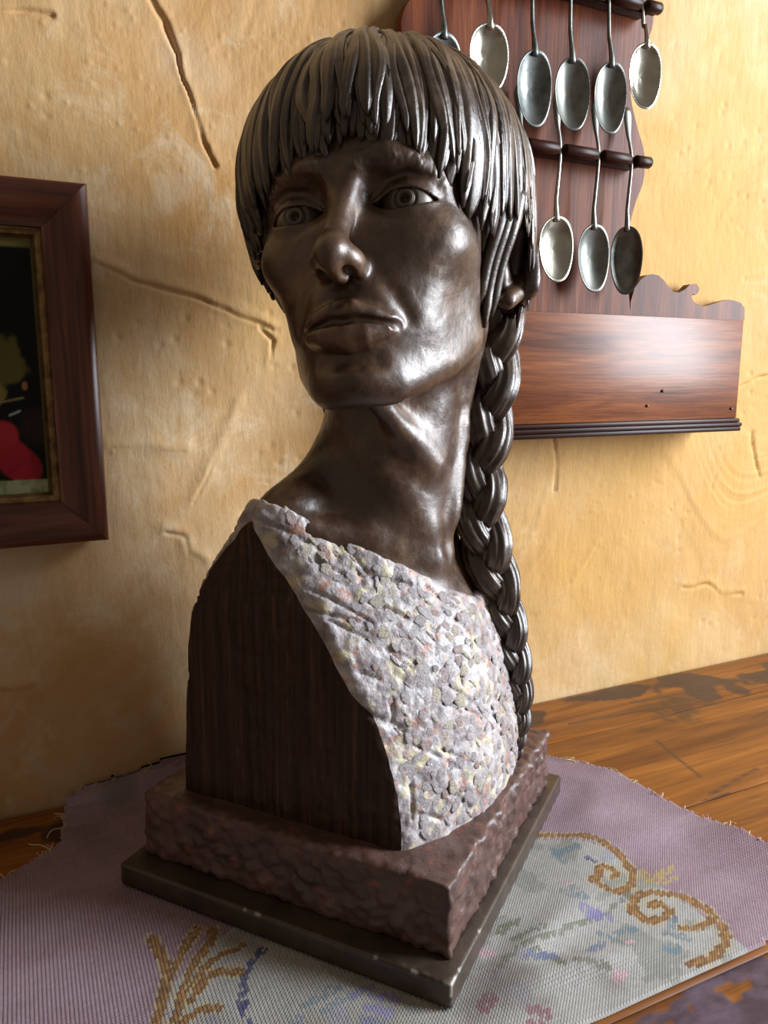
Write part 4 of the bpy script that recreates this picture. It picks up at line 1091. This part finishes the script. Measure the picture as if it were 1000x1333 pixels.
# ---- hair
HC = np.array([-0.0020, 0.012, 0.040]); HR = np.array([0.0960, 0.110, 0.0940])
PH_T = np.radians([-180, -120, -90, -70, -60, -50, -42, -36, -23, -16, -11, -6, -1, 7.6, 15, 20, 26, 33, 37, 42, 50, 58, 64, 72, 85, 95, 103, 125, 180])
ZE_T = np.array([-0.070, -0.055, -0.020, -0.010, -0.008, -0.002, 0.006, 0.013, 0.016, 0.021, 0.016, 0.023, 0.030, 0.031, 0.023, 0.021, 0.019, 0.015, 0.008, 0.004, -0.007, -0.012, -0.004, 0.002, 0.002, -0.014, -0.044, -0.055, -0.070])
def z_end(ph):
    ph = (ph + np.pi) % (2 * np.pi) - np.pi
    return np.interp(ph, PH_T, ZE_T)
def hair_pt(z, ph, off=0.0):
    """point on the hair mass at height z (head space), azimuth ph from the face towards her left"""
    z = np.asarray(z, float)
    q = np.clip((z - HC[2]) / HR[2], -9, 1)
    up = np.sqrt(np.clip(1 - np.clip(q, 0, 1) ** 2, 0, 1))
    dn = np.clip(-q, 0, 2)
    front = np.cos(ph) ** 2 * (np.cos(ph) > 0); nape = np.clip(-np.cos(ph), 0, 1)
    left = np.clip(np.sin(ph), 0, 1)
    shr = 1 - dn ** 2 * (0.55 * front + 0.26 * (1 - front) * (1 - 0.9 * left) + 0.30 * nape)
    r = np.where(q > 0, up, np.clip(shr, 0.5, 1))
    nrm = np.stack([np.sin(ph) * r, -np.cos(ph) * r, np.clip(q, 0, 1)], -1)
    P = np.stack([HC[0] + HR[0] * r * np.sin(ph), HC[1] - HR[1] * r * np.cos(ph), z], -1)
    return P + nrm * np.asarray(off)[..., None], nrm

def build_hair():
    mb = MB(); rnd = random.Random(3)
    # solid mass under the locks
    ph = np.linspace(-np.pi, np.pi, 120, endpoint=False); rings = []
    zt = HC[2] + HR[2]
    for s in np.linspace(0.02, 1, 40):
        ze = z_end(ph) + 0.010
        a = s * np.pi / 2
        zz = np.where(s < 0.7, HC[2] + HR[2] * np.cos(s / 0.7 * np.pi / 2), HC[2] + (ze - HC[2]) * (s - 0.7) / 0.3)
        P, _ = hair_pt(zz, ph, np.full(ph.shape, -0.005)); rings.append(P)
    for f in (0.93, 0.8, 0.62):
        P = rings[39].copy(); P[:, 0] = HC[0] + (P[:, 0] - HC[0]) * f; P[:, 1] = HC[1] + (P[:, 1] - HC[1]) * f; P[:, 2] += 0.004 * (1 - f) * 4; rings.append(P)
    V = np.concatenate(rings); n = len(ph); F = []
    for i in range(len(rings) - 1):
        for j in range(n): F.append((i * n + j, (i + 1) * n + j, (i + 1) * n + (j + 1) % n, i * n + (j + 1) % n))
    V = np.vstack([V, [HC[0], HC[1], zt - 0.005]]); F += [(len(V) - 1, j, (j + 1) % n) for j in range(n)]
    mb.add(h2b(V), F)
    def lock(p0, wd, z0, z1, sway, off, tip, thick=0.5):
        m = 30; s = np.linspace(0, 1, m)
        a0 = math.acos(min(max((z0 - HC[2]) / HR[2], -0.2), 0.9995)); L1 = HR[0] * (math.pi / 2 - a0); L2 = max(HC[2] - z1, 0.0)
        q = s * (L1 + L2)
        zz = np.where(q < L1, HC[2] + HR[2] * np.cos(a0 + q / HR[0]), HC[2] - (q - L1))
        php = p0 + sway * (s - 0.6) + rnd.uniform(0.008, 0.03) * np.sin(s * rnd.uniform(5, 11) + rnd.uniform(0, 6))
        P, N = hair_pt(zz, php, off + tip * np.clip(s - 0.75, 0, 1) ** 2 * 8)
        rr = np.clip(np.hypot((P[:, 0] - HC[0]) / HR[0], (P[:, 1] - HC[1]) / HR[1]), 0.20, 1)
        rad = wd * rr * np.interp(s, [0, 0.06, 0.5, 0.75, 0.94, 1.0], [0.25, 0.8, 1.0, 0.97, 0.62, 0.12] if p0 > -0.75 else [0.25, 0.8, 1.0, 1.0, 1.0, 0.5]) * (1 + 0.10 * np.sin(s * rnd.uniform(8, 18) + rnd.uniform(0, 6)))
        n = 20; a = np.linspace(0, 2 * np.pi, n, endpoint=False)
        pts = h2b(P); up = N @ HB.T
        T = np.gradient(pts, axis=0); T /= np.linalg.norm(T, axis=1)[:, None]
        A_ = np.cross(T, up); A_ /= np.linalg.norm(A_, axis=1)[:, None]; B_ = np.cross(A_, T)
        k1, k2 = rnd.choice([5, 6, 7]), rnd.choice([8, 9])
        tw = rnd.uniform(-2.5, 2.5); f1, f2 = rnd.uniform(0, 6), rnd.uniform(0, 6)
        g = 1 + 0.13 * np.cos(k1 * a[None] + f1 + tw * s[:, None]) + 0.08 * np.cos(k2 * a[None] + f2 - tw * s[:, None])
        V_ = pts[:, None] + A_[:, None] * (rad[:, None] * np.cos(a)[None] * g)[..., None] + B_[:, None] * (rad[:, None] * thick * np.sin(a)[None] * g)[..., None]
        V_ = np.vstack([V_.reshape(-1, 3), pts[0], pts[-1]]); F_ = []
        for i in range(m - 1):
            for j in range(n):
                k = (j + 1) % n; F_.append((i * n + j, i * n + k, (i + 1) * n + k, (i + 1) * n + j))
        for j in range(n):
            F_.append((m * n, (j + 1) % n, j)); F_.append((m * n + 1, (m - 1) * n + j, (m - 1) * n + (j + 1) % n))
        mb.add(V_, F_)
    N1 = 110
    for k in range(N1):
        p = -math.pi + 2 * math.pi * (k + rnd.uniform(-0.35, 0.35)) / N1
        ze = float(z_end(np.array(p))) + rnd.gauss(0, 0.0030 if p > -0.75 else 0.0015)
        z0 = HC[2] + HR[2] * math.cos(rnd.choice([0.04, 0.10, 0.2, 0.35, 0.5]))
        lock(p, rnd.uniform(0.0045, 0.0075), z0, ze, rnd.gauss(0, 0.07), rnd.uniform(-0.0030, 0.0002), rnd.uniform(-0.002, 0.0025))
    # upper layer of separate locks: the fringe and the sides
    for k in range(130):
        p = rnd.uniform(-1.25, 1.85)
        ze = float(z_end(np.array(p))) + abs(rnd.gauss(0, 0.012))
        z0 = HC[2] + HR[2] * math.cos(rnd.uniform(0.10, 0.9))
        lock(p, rnd.uniform(0.0022, 0.0050), z0, ze, rnd.gauss(0, 0.09), rnd.uniform(-0.0004, 0.0014), rnd.uniform(-0.0015, 0.003), rnd.uniform(0.45, 0.75))
    # short raised locks over the middle of the fringe
    for p, ze in ((-0.42, 0.028), (-0.36, 0.020), (-0.28, 0.018), (-0.02, 0.052), (0.04, 0.046), (0.11, 0.042), (0.19, 0.040), (0.26, 0.034)):
        lock(p, rnd.uniform(0.0034, 0.0055), HC[2] + HR[2] * math.cos(rnd.uniform(0.3, 0.6)), ze, rnd.gauss(0, 0.05), 0.0020, 0.004, 0.7)
    # lock falling in front of the ear
    for dx, zl in ((0.0, -0.060), (0.004, -0.052), (-0.0035, -0.050)):
        P = spline([(0.086 + dx, -0.020 + dx, 0.020), (0.081 + dx, -0.021 + dx, 0.0), (0.073 + dx, -0.018 + dx, -0.020), (0.0675 + dx, -0.014 + dx, -0.038), (0.0640 + dx, -0.011 + dx, zl)], 20)
        mb.tube(h2b(P), np.interp(np.linspace(0, 1, 20), [0, 0.3, 0.85, 1], [0.0045, 0.0042, 0.0034, 0.0010]), 10, 1.0, up=(0.2, -0.9, 0), ridges=4, ramp=0.12)
    # hair drawn back behind the ear and down to the braid
    for k in range(16):
        a = k / 15
        P = spline([hair_pt(np.array(0.00 - 0.01 * a), np.array(1.75 + 0.9 * a), np.array(0.0))[0], hair_pt(np.array(-0.03), np.array(1.68 + 0.65 * a), np.array(-0.002))[0], b2h(BRAID[0] + np.array([0.008 * (a - 0.5), 0.012 * (1 - a), 0.015])), b2h(BRAID[1] + np.array([0.004 * (a - 0.5), 0.006 * (0.5 - a), 0.0]))], 20)
        mb.tube(h2b(P), np.interp(np.linspace(0, 1, 20), [0, 0.4, 1], [0.0062, 0.0060, 0.0050]), 10, 0.9, up=(0.9, -0.4, 0), ridges=4, ramp=0.10, ph=k)
    # nape hair seen beside the neck
    for k in range(7):
        P = spline([h2b((-0.030 + 0.004 * k, 0.062, -0.050)), np.array([-0.014 + 0.002 * k, 0.0195 + 0.0005 * k, 0.352]), np.array([-0.012 + 0.003 * k, 0.0165 + 0.001 * k, 0.316 + 0.003 * k])], 14)
        mb.tube(P, np.interp(np.linspace(0, 1, 14), [0, 0.5, 1], [0.005, 0.0045, 0.0012]), 8, 1.0, up=(1, 0.2, 0), ridges=3, ramp=0.1)
    o = mb.build('hair', M_HAIR, BUST); o['label'] = 'thick bowl-shaped hair with a heavy fringe of separate locks'
    return o

BRAID = np.array([[0.0529, -0.0810, 0.4272], [0.0500, -0.0840, 0.4084], [0.0470, -0.0865, 0.3709], [0.0436, -0.0840, 0.3328], [0.0409, -0.0831, 0.2884], [0.0416, -0.0868, 0.2486], [0.0455, -0.0924, 0.2134], [0.0495, -0.0983, 0.1712], [0.0510, -0.1050, 0.1348], [0.0507, -0.1085, 0.1040], [0.0484, -0.1095, 0.0690]])
BRAID[:, 2] -= 0.003
BRAID[2:7] += np.array([0.4415, -0.897, 0.0]) * -0.0040
BRAID[4:6] += np.array([0.4415, -0.897, 0.0]) * -0.0030
def build_braid():
    m = 300; C = spline(BRAID, m)
    T = np.gradient(C, axis=0); T /= np.linalg.norm(T, axis=1)[:, None]
    L = np.r_[0, np.cumsum(np.linalg.norm(np.diff(C, axis=0), axis=1))]; s = L / L[-1]
    hw = np.interp(s, [0, 0.05, 0.15, 0.35, 0.55, 0.70, 0.82, 0.92, 1.0], [0.013, 0.0175, 0.0190, 0.0185, 0.0178, 0.0145, 0.0125, 0.0085, 0.0030])
    phs = np.cumsum(np.r_[0, np.diff(L)] / (6.4 * hw)) * 2 * np.pi
    side = np.array([0.4415, -0.897, 0.0]); A = side - (T @ side)[:, None] * T; A /= np.linalg.norm(A, axis=1)[:, None]
    B = np.cross(A, T)       # roughly towards the viewer or away
    top = empty('braid', (0, 0, 0)); top.parent = BUST
    top['label'] = 'long plaited braid hanging beside the neck over the dress front'
    for k in range(3):
        q = phs + 2 * np.pi * k / 3
        P = C + A * (0.52 * hw * np.sin(q))[:, None] + B * (0.36 * hw * np.sin(2 * q))[:, None]
        n = 44; a = np.linspace(0, 2 * np.pi, n, endpoint=False)
        Tt = np.gradient(P, axis=0); Tt /= np.linalg.norm(Tt, axis=1)[:, None]
        U = np.cross(Tt, B); U /= np.linalg.norm(U, axis=1)[:, None]; W = np.cross(U, Tt)
        tw = s[:, None] * 14
        g = 1 + 0.07 * np.cos(7 * a[None] + tw) + 0.06 * np.cos(12 * a[None] - 0.8 * tw + k) + 0.035 * np.cos(17 * a[None] + 1.7 * tw + 2 * k)
        rough = 1 + 0.10 * fbm(np.stack([s * 40, s * 0 + k * 9.0, s * 0], -1), 3, 7); g = g * rough[:, None]
        rad = 0.60 * hw
        V = P[:, None] + U[:, None] * (rad[:, None] * np.cos(a)[None] * g)[..., None] + W[:, None] * (0.78 * rad[:, None] * np.sin(a)[None] * g)[..., None]
        V = V.reshape(-1, 3); F = []
        for i in range(m - 1):
            for j in range(n): F.append((i * n + j, (i + 1) * n + j, (i + 1) * n + (j + 1) % n, i * n + (j + 1) % n))
        o = mesh_np('strand', V, np.array(F), M_HAIR, top)
        bm = bmesh.new(); bm.from_mesh(o.data); bmesh.ops.holes_fill(bm, edges=[e for e in bm.edges if e.is_boundary], sides=0); bmesh.ops.recalc_face_normals(bm, faces=bm.faces); bm.to_mesh(o.data); bm.free()
build_hair(); build_braid()

# ---- dress and torso block
def build_dress():
    A = Field([axis_var([(-0.106, 0.096, 0.0016)]), axis_var([(-0.130, 0.106, 0.0016)]), axis_var([(0.052, 0.296, 0.0016)])])
    x, y, z = A.grid((slice(None),) * 3)
    d = torso_sdf(x, y, z)
    d2 = smin(d, 1.0 + 0 * d, 0.01) - 0.0016
    # same soft join to the neck as the skin, so the neckline sits on it
    def cap(a, b, ra, rb):
        a = np.array(a); b = np.array(b); v = b - a; t = np.clip(((x - a[0]) * v[0] + (y - a[1]) * v[1] + (z - a[2]) * v[2]) / (v @ v), 0, 1)
        return np.sqrt((x - a[0] - t * v[0]) ** 2 + (y - a[1] - t * v[1]) ** 2 + (z - a[2] - t * v[2]) ** 2) - (ra + (rb - ra) * t)
    nk = cap((0.0, -0.026, 0.36), (0.0, -0.020, 0.262), 0.0455, 0.0465)
    nk = np.minimum(nk, cap((-0.018, 0.012, 0.312), (-0.086, 0.025, 0.262), 0.015, 0.013)); nk = np.minimum(nk, cap((0.024, 0.012, 0.312), (0.078, 0.025, 0.262), 0.015, 0.013))
    d2 = smin(d2, nk - 0.0016, 0.026)
    zn = neckline(x[:, 0, 0])[:, None, None] + np.clip(y - 0.022, 0, 1) * 0.4
    d2 = smax(d2, (z - zn) * 0.8, 0.003)
    d2 = smax(d2, np.abs(x + 0.006) - 0.090, np.interp(z, [0.20, 0.255], [0.003, 0.024]).astype(np.float32))
    d2 = np.maximum(d2, 0.0595 - z)
    A.F = d2.astype(np.float32)
    V, Q = A.mesh()
    # relief
    P = V.copy()
    N = np.zeros_like(V); fn = np.cross(V[Q[:, 2]] - V[Q[:, 0]], V[Q[:, 3]] - V[Q[:, 1]])
    for k in range(4): np.add.at(N, Q[:, k], fn)
    N /= np.linalg.norm(N, axis=1)[:, None] + 1e-12
    side = (V[:, 0] < -0.0935) & (-prof_sdf(V[:, 1], V[:, 2]) > np.interp(V[:, 2], [0.13, 0.20, 0.245], [0.0, 0.0045, 0.0130]))
    front = ~side
    w1, w2, idn = worley(V * np.array([95, 60, 95]), 4)
    lump = np.clip((w2 - w1) * 2.2, 0, 1)
    disp = np.where(front, 0.0010 * lump - 0.0004 + 0.0011 * fbm(V * 110, 3, 8), 0.0007 * fbm(V * np.array([1, 130, 14]), 3, 9) + 0.0010 * fbm(V * 45, 3, 12))
    groove = np.zeros(len(V))
    rnd = random.Random(21)
    sx, sz = V[:, 0], V[:, 2]
    for k in range(95):
        cx = rnd.uniform(-0.09, 0.07); cz = rnd.uniform(0.075, 0.27); ln = rnd.uniform(0.008, 0.028)
        a = math.radians(rnd.gauss(-42, 9) if rnd.random() < 0.8 else rnd.uniform(60, 110))
        dd = seg_dist(sx, sz, [(cx - ln / 2 * math.cos(a), cz - ln / 2 * math.sin(a)), (cx + ln / 2 * math.cos(a), cz + ln / 2 * math.sin(a))])
        g = np.exp(-(dd / 0.0011) ** 2) * front
        groove = np.maximum(groove, g)
    for off in (-0.03, 0.03, 0.085, 0.14):     # long incised diagonals
        dd = np.abs((sx + 0.0) * 0.72 + (sz - 0.14 - off) * 0.69 + 0.004 * fbm(V * 30, 2, 70))
        groove = np.maximum(groove, 0.8 * np.exp(-(dd / 0.0012) ** 2) * front * (fbm(V * 25, 2, 71) > -0.12))
    disp = disp - 0.0022 * groove
    edge = np.exp(-((V[:, 0] + 0.0945) / 0.004) ** 2) * (V[:, 1] < 0.05)
    disp = disp + edge * 0.0020 * fbm(V * 90, 3, 33)
    V = V + N * disp[:, None]
    V[:, 2] = np.maximum(V[:, 2], 0.058)
    cxm = P[Q].mean(1)[:, 0] + 0.0016 * fbm(P[Q].mean(1) * 80, 3, 44)
    nf = fn / (np.linalg.norm(fn, axis=1)[:, None] + 1e-12)
    fc_ = P[Q].mean(1); strap = np.interp(fc_[:, 2], [0.13, 0.20, 0.245], [0.0, 0.0045, 0.0130]) * (fc_[:, 1] < 0.03) + np.interp(fc_[:, 2], [0.20, 0.25], [0.0, 0.006]) * (fc_[:, 1] >= 0.03)
    hi_ = np.clip((fc_[:, 2] - 0.19) / 0.03, 0, 1)
    sd = (nf[:, 0] < -0.75 + 0.30 * hi_) & (cxm < -0.090 + 0.008 * hi_) & (-prof_sdf(fc_[:, 1], fc_[:, 2]) + 0.003 * hi_ * fbm(fc_ * 70, 3, 45) > strap - 0.02 * (1 - np.clip(strap / 0.002, 0, 1)))
    # even out the line where the dress meets the cut side
    ed = np.concatenate([Q[:, [k, (k + 1) % 4]] for k in range(4)]); es = np.sort(ed, 1); ow = np.tile(sd, 4)
    key = es[:, 0].astype(np.int64) * len(V) + es[:, 1]
    uk, inv = np.unique(key, return_inverse=True)
    c1 = np.zeros(len(uk)); c0 = np.zeros(len(uk)); np.add.at(c1, inv, ow); np.add.at(c0, inv, ~ow)
    bk = uk[(c1 > 0) & (c0 > 0)]; ea, eb = bk // len(V), bk % len(V)
    for it in range(10):
        S_ = np.zeros_like(V); n_ = np.zeros(len(V))
        np.add.at(S_, ea, V[eb]); np.add.at(S_, eb, V[ea]); np.add.at(n_, ea, 1); np.add.at(n_, eb, 1)
        b_ = n_ > 1; V[b_] = 0.4 * V[b_] + 0.6 * S_[b_] / n_[b_][:, None]
    def sub(name, mask, mat):
        q = Q[mask]; u = np.unique(q); rm = np.full(len(V), -1); rm[u] = np.arange(len(u))
        o = mesh_np(name, V[u], rm[q], mat, BUST); return o, u
    dr, u = sub('dress', ~sd, M_DRESS); dr['label'] = 'rough dress front of grey, cream and pink painted clay'
    so, u = sub('torso_side', sd, M_SIDE); so['label'] = 'flat dark brown brushed cut through the shoulder'
    # clay chips pressed on the dress front
    meshes = []
    for kind in range(4):
        for var in range(3):
            r = random.Random(100 + kind * 7 + var)
            n = 14; v = []; f = []
            rings = {0: [(0.35, 1.0), (0.65, 0.8), (0.88, 0.35), (1.0, 0.0)], 1: [(0.18, 0.35), (0.42, 1.0), (0.6, 0.45), (0.8, 0.8), (1.0, 0.0)], 2: [(0.3, 1.0), (0.7, 0.6), (1.0, 0.0)], 3: [(0.3, 0.5), (0.65, 1.0), (0.9, 0.4), (1.0, 0.0)]}[kind]
            asp = {0: 0.85, 1: 0.95, 2: 0.36, 3: 0.62}[kind]
            wob = [1 + r.uniform(-0.18, 0.18) for _ in range(n)]
            v.append((0, 0, {0: 0.8, 1: 0.55, 2: 1.0, 3: 0.5}[kind]))
            for rr, hh in rings:
                for j in range(n):
                    a = 2 * math.pi * j / n
                    px = rr * math.cos(a) * wob[j] * (1.0 if kind != 2 else 1.25); py = rr * math.sin(a) * asp * wob[j]
                    v.append((px, py, hh * (1 + r.uniform(-0.35, 0.35)) if hh else -0.9))
            for j in range(n): f.append((0, 1 + j, 1 + (j + 1) % n))
            for i in range(len(rings) - 1):
                for j in range(n): f.append((1 + i * n + j, 1 + (i + 1) * n + j, 1 + (i + 1) * n + (j + 1) % n, 1 + i * n + (j + 1) % n))
            for mi, mm in enumerate(M_CHIPS):
                me = bpy.data.meshes.new('clay_chip'); me.from_pydata(v, [], f); me.update(); me.polygons.foreach_set('use_smooth', [True] * len(f)); me.materials.append(mm)
                meshes.append((kind, mi, me))
    cand = np.where((N[:, 1] < -0.35) & front & (P[:, 2] > 0.066) & (P[:, 2] < neckline(P[:, 0]) - 0.008) & (P[:, 0] < 0.075) & (P[:, 0] > -0.085) & (groove < 0.4))[0]
    cand2 = np.where((N[:, 2] > 0.2) & (N[:, 1] < 0.2) & front & (P[:, 2] > 0.24) & (P[:, 2] < neckline(P[:, 0]) - 0.002) & (P[:, 0] < -0.06) & (P[:, 0] > -0.086))[0]
    cand = np.concatenate([cand, cand2]); cand = list(cand); rnd.shuffle(cand)
    chosen = []; cp = np.zeros((0, 3))
    for c in cand:
        if len(chosen) >= 260: break
        p = V[c]; R_ = rnd.choice([1, 1, 1.35]) * rnd.uniform(0.0028, 0.0050)
        if len(cp) and (np.linalg.norm(cp - p, axis=1) < 0.0068).any(): continue
        chosen.append((c, R_)); cp = np.vstack([cp, p])
    for c, R_ in chosen:
        k = rnd.choices([0, 1, 2, 3], [4, 2, 3, 3])[0]; mi = rnd.choices([0, 1, 2], [8, 3, 2])[0]
        me = rnd.choice([m for kk, mm, m in meshes if kk == k and mm == mi])
        o = bpy.data.objects.new('clay_chip', me); COL.objects.link(o); o.parent = dr
        nz = Vector(N[c]); ax = Vector((0.6, 0.1, -0.75)) if rnd.random() < 0.6 else Vector((rnd.uniform(-1, 1), 0, rnd.uniform(-1, 1)))
        xx = (ax - nz * ax.dot(nz)).normalized(); yy = nz.cross(xx)
        tz = nz; hz = rnd.uniform(0.0004, 0.0009)
        o.matrix_local = Matrix((( xx.x * R_, yy.x * R_, tz.x * hz, V[c][0]), (xx.y * R_, yy.y * R_, tz.y * hz, V[c][1]), (xx.z * R_, yy.z * R_, tz.z * hz, V[c][2]), (0, 0, 0, 1)))
build_dress()

# ---- plinth and base board
def slab_mesh(x0, x1, y0, y1, z0, z1, st, round_=0.004):
    """box as six dense faces welded, edges rounded"""
    ax = [np.linspace(a, b, max(2, int((b - a) / st) + 1)) for a, b in ((x0, x1), (y0, y1), (z0, z1))]
    bm = {}; V = []; F = []
    def vid(p):
        k = tuple(np.round(p, 6))
        if k not in bm: bm[k] = len(V); V.append(p)
        return bm[k]
    for d in range(3):
        b, c = (d + 1) % 3, (d + 2) % 3
        for e, val in ((0, ax[d][0]), (1, ax[d][-1])):
            ids = np.empty((len(ax[b]), len(ax[c])), int)
            for i, q in enumerate(ax[b]):
                for j, r in enumerate(ax[c]):
                    p = [0, 0, 0]; p[d] = val; p[b] = q; p[c] = r; ids[i, j] = vid(p)
            a = np.stack([ids[:-1, :-1], ids[1:, :-1], ids[1:, 1:], ids[:-1, 1:]], -1).reshape(-1, 4)
            F.append(a if e else a[:, ::-1])
    V = np.array(V); F = np.vstack(F)
    lo = np.array([x0, y0, z0]) + round_; hi = np.array([x1, y1, z1]) - round_
    core = np.clip(V, lo, hi); d = V - core; n = np.linalg.norm(d, axis=1)[:, None] + 1e-12
    V = core + d / n * np.minimum(n, round_)
    N = d / n
    return V, F, N
def build_base():
    V, F, N = slab_mesh(-0.1135, 0.1115, -0.1180, 0.1185, 0.0155, 0.0640, 0.0022, 0.0035)
    w1, w2, idn = worley(V * np.array([80, 80, 110]), 14)
    topf = np.clip((V[:, 2] - 0.055) / 0.006, 0, 1) * (N[:, 2] > 0.5)
    cell = np.clip((w2 - w1) * 2.5, 0, 1)
    d = 0.0026 * cell * (0.3 + idn) + 0.0026 * fbm(V * 40, 3, 16) + 0.0018 * fbm(V * 150, 2, 17)
    d = np.where(N[:, 2] > 0.7, 0.0012 * fbm(V * 60, 3, 18) + 0.0016 * np.clip((np.maximum(np.abs(V[:, 0]) - 0.095, np.abs(V[:, 1]) - 0.100)) / 0.015, 0, 1) * cell, d)
    V2 = V + N * (d - 0.0008)[:, None]; V2[:, 2] = np.maximum(V2[:, 2], 0.0162)
    o = mesh_np('plinth', V2, F, M_PLINTH, BUST); o['label'] = 'lumpy red-brown clay plinth'
    V, F, N = slab_mesh(-0.1305, 0.1305, -0.1262, 0.1262, 0.0, 0.0160, 0.0022, 0.0012)
    ex = np.minimum(np.abs(np.abs(V[:, 0]) - 0.1305), 1); ey = np.abs(np.abs(V[:, 1]) - 0.1262); ez = np.abs(V[:, 2] - 0.016)
    s = np.sort(np.stack([ex, ey, ez], -1), 1); edge = np.exp(-(s[:, 1] / 0.0014) ** 2)
    near = np.linalg.norm(V - np.array([-0.1305, -0.1262, 0.016]), axis=1)
    chip = edge * (fbm(V * np.array([220, 220, 200]), 3, 19) > np.where(near < 0.05, 0.12, 0.40))
    cor = np.exp(-(np.linalg.norm(V - np.array([-0.1305, -0.1262, 0.012]), axis=1) / 0.006) ** 2) * (fbm(V * 300, 2, 23) > -0.1)
    V = V - N * (0.0006 * chip)[:, None]
    o = mesh_np('base_board', V, F, M_SLAB, BUST); set_attr(o, 'chip', np.clip(np.maximum(chip * 0.9, cor * (edge > 0.3)), 0, 1)); o['label'] = 'flat dark base board with chipped edges'
build_base()
